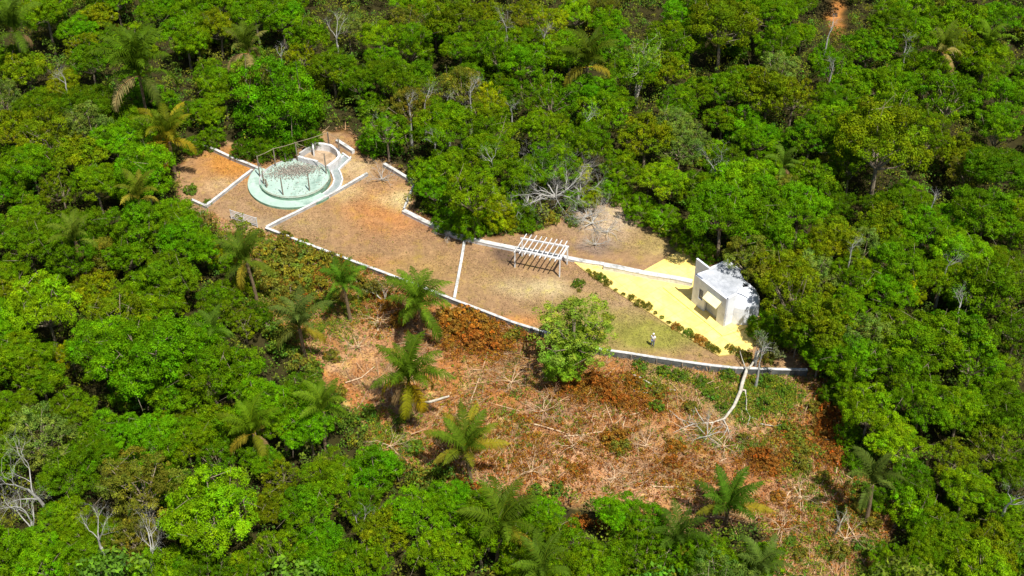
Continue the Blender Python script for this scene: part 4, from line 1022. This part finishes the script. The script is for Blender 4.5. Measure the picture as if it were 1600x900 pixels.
palm(212, 110, 9.5, 1.75, 'tall dark green arching palm at upper left, largest of the palms', 20, seed=1, yel=0.12, ycol=(.32, .26, .10))
palm(262, 212, 5.5, 1.25, 'yellowish arching palm above the orange ground left of pool', 15, seed=2, yel=0.7, col=(.10, .17, .012), ycol=(.36, .27, .015))
palm(392, 402, 5.6, 1.0, 'upright green palm with bare brown trunk left of clearing', 15, 'arch', seed=3, elev=(-.1, .7), col=(.08, .15, .02))
palm(468, 505, 4.0, 1.1, 'blue-grey green palm low in the scrub at left', 13, 'arch', BLUEG, 0.1, seed=4)
palm(541, 440, 4.6, 0.85, 'small bright green palm below the wall left of centre', 13, 'arch', (.08, .20, .02), 0.0, seed=5)
palm(655, 472, 3.6, 1.2, 'full green palm just below the boundary wall', 19, 'arch', (.10, .20, .02), 0.0, seed=6, elev=(-.25, .7))
palm(630, 588, 5.4, 1.25, 'green palm with yellow left tips beside a log', 18, 'arch', (.085, .17, .015), 0.25, seed=7, elev=(-.2, .7), ycol=(.50, .36, .01))
palm(732, 690, 4.2, 1.15, 'spiky stiff palm with yellow lower fronds in the clearing', 14, 'stiff', (.10, .19, .02), 0.65, seed=8, elev=(-0.25, 0.55), ycol=(.30, .26, .02))
palm(775, 822, 4.4, 1.2, 'drooping palm with yellow tipped fronds at bottom centre', 14, 'arch', (.085, .16, .015), 0.4, seed=9, elev=(-.1, .6), ycol=(.36, .26, .02))
palm(1140, 785, 2.0, 1.1, 'upright stiff palm on right side of the clearing', 13, 'stiff', (.07, .17, .02), 0.2, seed=10, elev=(-0.1, 0.65))
palm(398, 672, 5.0, 0.95, 'pale green arching palm in the forest at lower left', 12, 'arch', (.10, .20, .01), 0.3, seed=11)
palm(922, 95, 7.5, 1.35, 'dark palm in shaded gap left of the forked tree', 13, 'arch', (.07, .12, .012), 0.2, seed=12)
palm(20, 42, 8.5, 1.3, 'palm with upright fronds in the top left corner', 12, 'arch', (.085, .17, .02), 0.0, seed=13, elev=(0.2, .8))
palm(388, 78, 8.0, 1.1, 'palm with dead brown fronds above the vivid round tree', 12, 'arch', (.09, .16, .02), 0.5, seed=14, ycol=(.40, .29, .12))
palm(1372, 752, 4.5, 0.95, 'thin shaded palm at the right clearing edge', 8, 'arch', (.09, .15, .04), 0.0, seed=15)
palm(1470, 72, 8.5, 1.0, 'palm with pale dead fronds near the top right', 10, 'arch', (.10, .17, .02), 0.5, seed=16, ycol=(.40, .30, .10))
palm(115, 372, 6.5, 0.9, 'small drooping palm hidden in the left forest', 9, 'arch', (.12, .2, .03), 0.0, seed=17)
palm(500, 640, 5.0, 0.9, 'palm frond cluster left of the clearing edge', 9, 'arch', (.12, .23, .02), 0.0, seed=18)
palm(215, 305, 6.5, 0.9, 'palm with yellow hanging fronds left of the courtyard', 9, 'arch', (.12, .18, .02), 0.6, seed=19, ycol=(.40, .34, .04))
palm(1062, 842, 3.0, 0.95, 'dark low palm left of the right stiff palm', 10, 'arch', (.06, .13, .02), 0.2, seed=20)
palm(1225, 255, 6.5, 0.7, 'small palm with slim pale stem at upper right', 8, 'arch', (.10, .2, .03), 0.0, seed=21, trunk_r=0.09)
palm(335, 520, 5.0, 0.8, 'small palm in dark hollow left of the scrub', 8, 'arch', (.09, .19, .03), 0.0, seed=22)
palm(860, 890, 4.5, 1.0, 'palm at the bottom edge right of the drooping palm', 9, 'arch', (.09, .18, .02), 0.0, seed=23)
palm(1180, 890, 3.0, 0.95, 'bluish palm at the bottom edge below the stiff palm', 10, 'arch', (.10, .18, .05), 0.0, seed=24)
palm(1545, 70, 8.0, 0.9, 'bright fronded palm close to the top right corner', 9, 'arch', (.13, .26, .02), 0.0, seed=25)

# ------------------------------------------------------------------ shrubs
OL, YG, OR, GN, RU = (.17, .17, .02), (.22, .22, .02), (.30, .15, .02), (.11, .19, .015), (.30, .12, .02)
SH = []
def shrub(px, py, rad, col, name='shrub', var=SHR, flat=1.0, seed=0):
    r = np.random.default_rng(int(px * 7 + py)); p = WG(px, py); p = Vector((p.x, p.y, gz(p.x, p.y)))
    t = empty(name, p, float(r.uniform(0, 6)), rad); t.scale = (rad, rad, rad * flat)
    f, s_ = var[int(r.integers(len(var)))]
    inst('foliage', f, t, color=np.array(col) * r.uniform(0.85, 1.15)); inst('stems', s_, t)
    return t
hedge = [(919, 424, .32, YG), (927, 430, .5, OL), (935, 434, .62, OL), (942, 438, .62, GN), (949, 444, .55, OL), (962, 454, .26, OL), (974, 461, .3, OL), (987, 467, .5, OL), (999, 476, .6, OL), (1012, 481, .62, OL), (1024, 490, .28, OL), (1034, 497, .3, GN), (1045, 505, .3, OL), (1056, 512, .55, OR),
         (1062, 515, .45, OL), (1075, 522, .62, GN), (1084, 527, .55, OL), (1091, 531, .6, OR), (1098, 536, .6, OR), (1106, 541, .5, OL), (1113, 546, .55, OL), (1119, 549, .5, OL)]
cn = {OL: 'olive', YG: 'yellow-green', OR: 'orange-brown', GN: 'green', RU: 'rusty'}
for i, (a_, b_, c_, d_) in enumerate(hedge):
    t = shrub(a_, b_, c_ * 1.05, d_, 'clipped_bush', BUSH)
    w_ = ['first', 'second', 'third', 'fourth', 'fifth', 'sixth', 'seventh', 'eighth', 'ninth', 'tenth', 'eleventh', 'twelfth', 'thirteenth', 'fourteenth', 'fifteenth', 'sixteenth', 'seventeenth', 'eighteenth', 'nineteenth', 'twentieth', 'twenty-first', 'twenty-second', 'twenty-third'][i]
    tag(t, f'{cn[d_]} round bush on the terrace edge, {w_} counting from the pergola', 'bush', 'round bushes along the terrace edge')
SH_L = [(430, 395, 1.6, YG), (455, 408, 1.9, OL), (480, 420, 1.5, YG), (500, 412, 1.5, YG), (520, 412, 1.3, OL), (440, 430, 1.9, YG), (425, 455, 1.6, OL), (470, 438, 1.7, YG), (410, 430, 1.6, OL), (485, 400, 1.2, OL), (530, 470, 1.2, YG), (450, 525, 1.3, OL), (490, 585, 1.3, GN), (520, 560, 1.0, OL), (420, 520, 1.6, GN), (440, 550, 1.5, GN), (470, 575, 1.5, OL), (530, 430, 1.1, YG), (455, 462, 1.6, OL), (500, 455, 1.5, YG),
        (430, 490, 1.5, OL), (510, 480, 1.0, GN), (560, 445, 1.1, OL), (575, 455, 1.3, OL), (560, 470, 1.0, YG), (600, 480, 1.0, OR), (625, 505, 1.2, OR), (475, 385, 0.9, GN), (445, 375, 1.1, OL),
        (400, 375, 1.3, OL), (410, 400, 1.4, YG), (545, 415, 0.8, OL), (700, 500, 1.5, OR), (722, 498, 1.5, OR), (742, 510, 1.6, OR), (765, 520, 1.3, OR), (715, 520, 1.4, OR), (740, 535, 1.5, RU), (770, 545, 1.2, RU),
        (800, 530, 1.0, OL), (700, 540, 1.0, OR), (790, 545, .8, OR), (810, 520, .7, GN), (930, 600, 1.2, RU), (950, 615, 1.3, RU), (905, 610, 1.1, OR), (880, 605, 1.0, RU), (970, 630, 1.1, RU), (990, 600, 1.0, OR),
        (960, 690, 1.5, OR), (968, 702, 1.2, OL), (1025, 640, 0.9, GN), (1030, 615, 1.0, OL), (1000, 575, .9, GN), (1035, 585, .9, GN), (1055, 700, 1.0, OR), (1050, 725, .9, RU), (1195, 720, 1.2, RU), (1205, 735, 1.0, RU),
        (1180, 712, 1.0, RU), (1290, 620, 1.3, RU), (1300, 645, 1.4, RU), (1285, 670, 1.2, RU), (1302, 690, 1.3, RU), (1310, 720, 1.1, RU), (1270, 640, 1.0, OL), (1240, 680, 1.1, OL), (1250, 730, 1.2, OL), (1255, 705, 1.0, OL),
        (1225, 670, .8, GN), (640, 705, 1.0, GN), (655, 700, .8, GN), (625, 660, .8, GN), (720, 760, 1.0, OR), (745, 770, 1.1, RU), (910, 735, .7, RU), (895, 735, .7, OR), (940, 820, 1.0, RU), (905, 822, 1.1, RU), (960, 840, .9, RU),
        (1095, 600, .9, GN), (1110, 620, .9, GN), (1140, 590, 1.0, GN), (1200, 600, 1.0, GN), (1225, 615, .9, GN), (1195, 635, 1.0, GN), (1130, 640, .8, GN), (1165, 690, .9, OL), (1060, 590, .9, GN), (1080, 640, .9, OL),
        (1340, 790, 1.0, OL), (1290, 750, .9, OL), (1360, 820, 1.1, OL), (1310, 865, 1.2, OL), (1350, 860, 1.1, GN), (1250, 870, .9, OL), (1345, 770, 1.0, GN), (1235, 850, .7, GN), (870, 770, 1.0, GN), (1215, 780, .8, OR),
        (905, 445, .7, GN), (898, 447, .5, GN), (905, 455, .35, OL), (325, 318, .6, GN), (300, 300, 1.0, GN), (1150, 552, .7, OL), (1140, 545, .5, OL), (1165, 560, .9, YG), (1200, 562, 1.0, OL), (840, 770, .9, GN),
        (560, 690, 1.3, OL), (575, 650, 1.1, GN), (545, 660, 1.2, GN), (530, 620, 1.2, OL), (580, 720, 1.4, OL), (620, 740, 1.3, GN), (600, 760, 1.5, OL), (660, 750, 1.4, OL), (690, 745, 1.2, GN), (560, 740, 1.5, GN), (780, 352, 1.2, YG), (800, 360, 1.2, GN), (818, 358, 1.0, YG), (838, 352, 1.1, GN), (895, 350, 1.0, GN), (860, 345, 1.2, YG), (770, 365, .9, GN), (885, 340, 1.0, OL)]
ANCH2 = dict(ANCH); ANCH2.update({'blue-grey palm': (468, 500), 'full green palm by the wall': (655, 480), 'long pale pole': (866, 674), 'pale green lawn tree': (905, 520),
        'yellow-tipped palm': (628, 600), 'rusty clearing edge at right': (1290, 650), 'white dividing wall': (718, 420)})
items = []
for (a_, b_, c_, d_) in SH_L:
    t = shrub(a_, b_, c_, d_); tag(t, cat='shrub', group='loose shrubs over the scrub and clearing')
    items.append((t, a_, b_, cn[d_]))
_A = ANCH; ANCH = ANCH2; label_all(items, 'low shrub'); ANCH = _A

# ------------------------------------------------------------------ stuff: understory, weeds, litter, outer forest
def scatter(n, fn, seed, x0=-92, x1=92, y0=-62, y1=100):
    r = np.random.default_rng(seed); out_x = []; out_y = []; tot = 0
    while tot < n:
        x = r.uniform(x0, x1, n * 2); y = r.uniform(y0, y1, n * 2)
        px, py = P(x, y, 0 * x); k = (px > -120) & (px < 1720) & (py > -60) & (py < 1000)
        x, y, px, py = x[k], y[k], px[k], py[k]
        k = r.uniform(0, 1, len(x)) < fn(x, y, px, py)
        out_x.append(x[k]); out_y.append(y[k]); tot += k.sum()
        if not k.any(): break
    x = np.concatenate(out_x)[:n]; y = np.concatenate(out_y)[:n]
    return x, y, ground_z(x, y), r
x, y, z, r = scatter(15000, lambda x, y, px, py: (sdist(CLEAR, px, py) < -1) * 1.0 * ~((np.abs(px - 1305) < 22) & (np.abs(py - 25) < 30)), 1)
C = np.stack([x, y, z + 0.2 + r.uniform(0, 1, len(x)) * (1.1 + 2.1 * (lf(x, y, 0.9, 1.7) > 0.05))], -1)
base = np.array([.105, .19, .006]) * r.uniform(0.7, 1.4, (len(x), 1)); base[:, 0] *= r.uniform(0.7, 1.8, len(x))
V, t = puffs(r, C, r.uniform(0.35, 0.95, len(x)), 26, 0.26, base)
o = bpy.data.objects.new('undergrowth', quads_mesh('undergrowth', V, t, M['mass'])); COL.objects.link(o)
tag(o, 'shaded green undergrowth on the floor of the forest', 'undergrowth', kind='stuff')
# weeds in the clearing
def gs(px, py, L_):
    v = 0
    for a_, b_, rx, ry, s_ in L_: v = np.maximum(v, s_ * np.exp(-((px - a_) / rx) ** 2 - ((py - b_) / ry) ** 2))
    return v
WD = [(1190, 615, 70, 30, 1.3), (500, 480, 70, 50, .6), (600, 700, 50, 50, .7), (1120, 600, 50, 18, .8), (1040, 590, 50, 16, .7), (1160, 690, 60, 16, .5), (440, 430, 60, 50, 1), (520, 420, 50, 18, .7), (1250, 700, 40, 50, .6), (470, 540, 40, 20, .5),
      (580, 690, 30, 40, .7), (650, 740, 60, 14, .8), (1310, 840, 60, 40, .4), (840, 520, 40, 8, .4), (1090, 680, 40, 18, .4), (820, 640, 150, 90, .14), (1310, 800, 60, 60, .6), (1250, 860, 60, 30, .5), (470, 400, 70, 22, 1), (1350, 870, 40, 40, .6), (1050, 770, 100, 30, .12), (870, 380, 60, 20, .2), (560, 460, 50, 22, .5)]
def incl(x, y, px, py): return (sdist(CLEAR, px, py) > -8) & (sdist(COURT, px, py) < -2)
x, y, z, r = scatter(13000, lambda x, y, px, py: incl(x, y, px, py) * gs(px, py, WD) * (0.45 + 0.9 * (lf(x, y, 1.4, 1.0) > 0.05)), 2)
C = np.stack([x, y, z + r.uniform(0.02, 0.3, len(x))], -1)
base = np.array([.165, .25, .012]) * r.uniform(0.6, 1.3, (len(x), 1)); base[:, 0] *= r.uniform(0.6, 1.7, len(x))
V, t = puffs(r, C, r.uniform(0.12, 0.34, len(x)), 14, 0.14, base)
o = bpy.data.objects.new('weeds', quads_mesh('weeds', V, t, M['mass'])); COL.objects.link(o)
tag(o, 'low green weeds spreading over the cleared slope', 'weeds', kind='stuff')
x, y, z, r = scatter(260, lambda x, y, px, py: (sdist(COURT, px, py) > 4) * (np.hypot(x - PX, y - PY) > 6) * ~pip([(880, 395), (1000, 400), (1060, 380), (1200, 480), (1185, 560), (1120, 562)], px, py) * (0.15 + 0.85 * (sdist(COURT, px, py) < 14)), 12)
C = np.stack([x, y, z + 0.03], -1); base = np.array([.17, .19, .03]) * r.uniform(0.6, 1.2, (len(x), 1))
V, t = puffs(r, C, r.uniform(0.08, 0.22, len(x)), 12, 0.10, base)
o = bpy.data.objects.new('grass_tufts', quads_mesh('grass_tufts', V, t, M['mass'])); COL.objects.link(o)
tag(o, 'small green grass tufts along the edges of the dry lawn', 'grass', kind='stuff')
# rusty bracken
RB = [(750, 520, 55, 30, 1), (930, 605, 60, 20, .9), (1000, 625, 50, 20, .6), (1295, 660, 20, 60, 1), (1195, 722, 40, 16, .9), (960, 690, 20, 18, .8), (1230, 800, 50, 50, .3), (740, 765, 30, 14, .6),
      (930, 830, 50, 20, .7), (610, 480, 40, 30, .4), (1050, 715, 40, 20, .4), (840, 700, 180, 70, .3), (1080, 740, 90, 40, .3), (1340, 800, 50, 50, .3), (490, 430, 60, 40, .35), (1240, 690, 40, 40, .35)]
x, y, z, r = scatter(7500, lambda x, y, px, py: incl(x, y, px, py) * gs(px, py, RB), 3)
C = np.stack([x, y, z + r.uniform(0.02, 0.45, len(x))], -1)
base = np.array([.31, .120, .012]) * r.uniform(0.55, 1.35, (len(x), 1)); base[:, 1] *= r.uniform(0.75, 1.5, len(x))
V, t = puffs(r, C, r.uniform(0.14, 0.40, len(x)), 16, 0.15, base)
o = bpy.data.objects.new('dry_bracken', quads_mesh('dry_bracken', V, t, M['mass'])); COL.objects.link(o)
tag(o, 'rusty brown dried bracken in patches over the clearing', 'bracken', kind='stuff')
# sticks
def stick_quads(r, x, y, z, ang, ln, w_, el):
    n = len(x); d = np.stack([np.cos(ang) * np.cos(el), np.sin(ang) * np.cos(el), np.sin(el)], -1)
    sd_ = np.stack([-np.sin(ang), np.cos(ang), 0 * ang], -1); up = np.cross(d, sd_)
    c = np.stack([x, y, z], -1); a_ = c - d * ln[:, None] / 2; b_ = c + d * ln[:, None] / 2
    P3 = [sd_ * w_[:, None] * math.cos(t_) + up * w_[:, None] * math.sin(t_) for t_ in (0.5, 2.6, 4.7)]
    Vs = []
    for i in range(3):
        j = (i + 1) % 3; q_ = np.stack([a_ + P3[i], a_ + P3[j], b_ + P3[j] * 0.5, b_ + P3[i] * 0.5], 1); Vs.append(q_)
    return np.stack(Vs, 1).reshape(-1, 3)
x, y, z, r = scatter(13500, lambda x, y, px, py: incl(x, y, px, py) * (0.12 + 0.88 * (lf(x, y, 0.6, 2.2) + 0.3 * lf(x, y, 2.1, 0.3) > 0.05)) * np.where(px < 560, 0.45, 1), 4)
ang = 0.9 + 1.3 * lf(x, y, 0.22, 0.3) + 0.42 * r.normal(size=len(x)); ang = np.where(r.uniform(0, 1, len(x)) < 0.25, r.uniform(0, 3.14, len(x)), ang)
ln = r.lognormal(-0.55, 0.55, len(x)).clip(0.2, 2.6); w_ = (0.008 + 0.011 * ln).clip(0, 0.034)
big = r.uniform(0, 1, len(x)) < 0.045; ln = np.where(big, r.uniform(1.6, 3.6, len(x)), ln); w_ = np.where(big, r.uniform(0.03, 0.055, len(x)), w_)
V = stick_quads(r, x, y, z + r.uniform(0.02, 0.28, len(x)), ang, ln, w_, 0.16 * r.normal(size=len(x)))
pal = np.array([(.46, .28, .14), (.32, .17, .08), (.24, .14, .08), (.52, .36, .22), (.36, .15, .05)])
t = np.repeat(pal[r.integers(5, size=len(x))] * r.uniform(0.7, 1.2, (len(x), 1)), 3, 0)
o = bpy.data.objects.new('brushwood', quads_mesh('brushwood', V, t, M['litter'])); COL.objects.link(o)
tag(o, 'cut sticks and twigs strewn across the cleared slope', 'brushwood', kind='stuff')
# dead leaves
x, y, z, r = scatter(52000, lambda x, y, px, py: incl(x, y, px, py) * (0.4 + 0.6 * (lf(x, y, 1.1, 0.2) > -0.1)), 5)
pos = np.stack([x, y, z + r.uniform(0.01, 0.16, len(x))], -1)
V = leaf_quads(r, pos, np.tile([0, 0, 1.0], (len(x), 1)), r.uniform(0.12, 0.30, len(x)), spread=0.45)
pal = np.array([(.42, .24, .12), (.32, .15, .06), (.50, .33, .15), (.22, .10, .04), (.38, .18, .08), (.40, .27, .07), (.40, .20, .11)])
cs = soil(x, y); mx_ = r.uniform(0.2, 1.0, (len(x), 1)); t = pal[r.integers(7, size=len(x))] * r.uniform(0.7, 1.12, (len(x), 1)) * (1 - mx_) + cs * r.uniform(0.7, 1.35, (len(x), 1)) * mx_
o = bpy.data.objects.new('leaf_litter', quads_mesh('leaf_litter', V, t, M['litter'])); COL.objects.link(o)
tag(o, 'tan and brown dead leaves covering the cleared slope', 'leaf litter', kind='stuff')
# dry grass on the lawn
def onlawn(x, y, px, py):
    k = (sdist(COURT, px, py) > 3) & (np.hypot(x - PX, y - PY) > 5.9)
    k &= ~pip([(880, 395), (1000, 400), (1060, 380), (1200, 480), (1185, 560), (1120, 562)], px, py)
    return k * (0.35 + 0.65 * (lf(x, y, 0.7, 0.6) > -0.1))
x, y, z, r = scatter(42000, onlawn, 6)
pos = np.stack([x, y, z + 0.02 + r.uniform(0, 0.03, len(x))], -1)
V = leaf_quads(r, pos, np.tile([0, 0, 1.0], (len(x), 1)), r.uniform(0.08, 0.22, len(x)), aspect=0.4, spread=0.5)
cs = soil(x, y); t = cs * r.uniform(0.72, 1.3, (len(x), 1)); t[:, 1] *= r.uniform(0.92, 1.12, len(x))
o = bpy.data.objects.new('dry_grass', quads_mesh('dry_grass', V, t, M['litter'])); COL.objects.link(o)
tag(o, 'short straw coloured grass over the courtyard lawn', 'grass', kind='stuff')
# outer forest beyond the counted trees (mass)
r = np.random.default_rng(77); Cs = []; Ts = []; Os = []; Rs = []
pl = [(a_, b_) for a_, b_, _ in placed]; cnt = 0
for k in range(6000):
    x = r.uniform(-105, 105); y = r.uniform(-58, 118); px, py = P(x, y, 5)
    if -40 < px < 1640 and -22 < py < 922: continue
    if px < -300 or px > 1900 or py < -190 or py > 1050: continue
    if min(math.hypot(x - a_, y - b_) for a_, b_ in pl) < 5.4: continue
    if px_clear(*P(x, y, 0)) > -25: continue
    pl.append((x, y)); cnt += 1; z = gz(x, y)
    m = 60; d = r.normal(size=(m, 3)); d[:, 2] = np.abs(d[:, 2]); d = unit(d)
    Cs.append(d * r.uniform(0.6, 1, (m, 1)) * [3.6, 3.6, 2.8] + [x, y, z + 5]); Os.append(d); Rs.append(r.uniform(.6, 1.1, m))
    cc = np.array(COLR[r.choice(list('GGDBO'))]); Ts.append(cc * ptint(r, m, 0.15, 0.1))
V, t = puffs(r, np.concatenate(Cs), np.concatenate(Rs), 20, 0.42, np.concatenate(Ts), np.concatenate(Os))
o = bpy.data.objects.new('outer_forest', quads_mesh('outer_forest', V, t, M['mass'])); COL.objects.link(o)
tag(o, 'mass of forest canopy continuing beyond the picture edges', 'forest', kind='stuff'); print('outer', cnt)

# ------------------------------------------------------------------ person
def skin_body(name, verts, edges, radii, mat, parent, sub=1, root=0):
    me_ = bpy.data.meshes.new(name); me_.from_pydata(verts, edges, []); me_.update()
    o = bpy.data.objects.new(name, me_); COL.objects.link(o)
    md = o.modifiers.new('skin', 'SKIN'); md.use_smooth_shade = True
    for i, rr_ in enumerate(radii):
        sv = me_.skin_vertices[0].data[i]; sv.radius = rr_ if isinstance(rr_, tuple) else (rr_, rr_); sv.use_root = (i == root)
    ss = o.modifiers.new('sub', 'SUBSURF'); ss.levels = sub; ss.render_levels = sub
    bpy.context.view_layer.update()
    dg = bpy.context.evaluated_depsgraph_get(); nm = bpy.data.meshes.new_from_object(o.evaluated_get(dg))
    o.modifiers.clear(); o.data = nm; nm.materials.clear(); nm.materials.append(mat)
    for p_ in nm.polygons: p_.use_smooth = True
    if parent: o.parent = parent
    return o
pp = W(1019.5, 541, 0.0)
pe = empty('person', (pp.x, pp.y, 0.0), R_(-25))
tag(pe, 'person in a white shirt and blue jeans standing on the lawn', 'person')
bv = [(0, 0, .95), (0, 0, 1.15), (0, .0, 1.38), (0, 0, 1.48), (0, -.01, 1.56), (0, -.01, 1.66), (0, -.01, 1.74),
      (.09, 0, .90), (.11, -.02, .50), (.11, .02, .10), (.12, -.10, .03), (-.09, 0, .90), (-.11, .03, .50), (-.12, .05, .10), (-.13, -.07, .03),
      (.18, 0, 1.42), (.25, .02, 1.15), (.24, -.12, .93), (.235, -.17, .85), (-.18, 0, 1.42), (-.26, .02, 1.15), (-.27, -.06, .90), (-.27, -.08, .82)]
be = [(0, 1), (1, 2), (2, 3), (3, 4), (4, 5), (5, 6), (0, 7), (7, 8), (8, 9), (9, 10), (0, 11), (11, 12), (12, 13), (13, 14), (2, 15), (15, 16), (16, 17), (17, 18), (2, 19), (19, 20), (20, 21), (21, 22)]
br = [(.15, .10), (.13, .09), (.15, .10), .055, .07, .095, .07, .085, .058, .038, .035, .085, .058, .038, .035, .055, .042, .032, .035, .055, .042, .032, .035]
skin_body('body', bv, be, br, M['skin'], pe)
sv_ = [(0, 0, .93), (0, 0, 1.15), (0, 0, 1.40), (.18, 0, 1.42), (.25, .02, 1.16), (-.18, 0, 1.42), (-.26, .02, 1.16)]
skin_body('shirt', sv_, [(0, 1), (1, 2), (2, 3), (3, 4), (2, 5), (5, 6)], [(.18, .13), (.165, .12), (.18, .125), .08, .065, .08, .065], M['shirt'], pe)
skin_body('jeans', [(0, 0, .97), (.09, 0, .88), (.11, -.02, .50), (.11, .02, .12), (-.09, 0, .88), (-.11, .03, .50), (-.12, .05, .12)], [(0, 1), (1, 2), (2, 3), (0, 4), (4, 5), (5, 6)],
          [(.165, .115), .105, .078, .062, .105, .078, .062], M['jeans'], pe)
def blob(name, mat, parent, c, s3, nu=10, nv=7):
    mb = MB(); vs = []
    for j in range(nv + 1):
        for i in range(nu):
            ph_, th_ = math.pi * j / nv, 2 * math.pi * i / nu
            vs.append((c[0] + s3[0] * math.sin(ph_) * math.cos(th_), c[1] + s3[1] * math.sin(ph_) * math.sin(th_), c[2] + s3[2] * math.cos(ph_)))
    mb.add(vs, [(j * nu + i, j * nu + (i + 1) % nu, (j + 1) * nu + (i + 1) % nu, (j + 1) * nu + i) for j in range(nv) for i in range(nu)])
    return mb.build(name, mat, parent, True)
blob('cap', M['shirt'], pe, (0, 0, 1.745), (.108, .115, .075))
for sx in (-1, 1): blob('shoe', M['dark'], pe, (0.125 * sx, -0.05, 0.045), (.05, .13, .045), 8, 5)
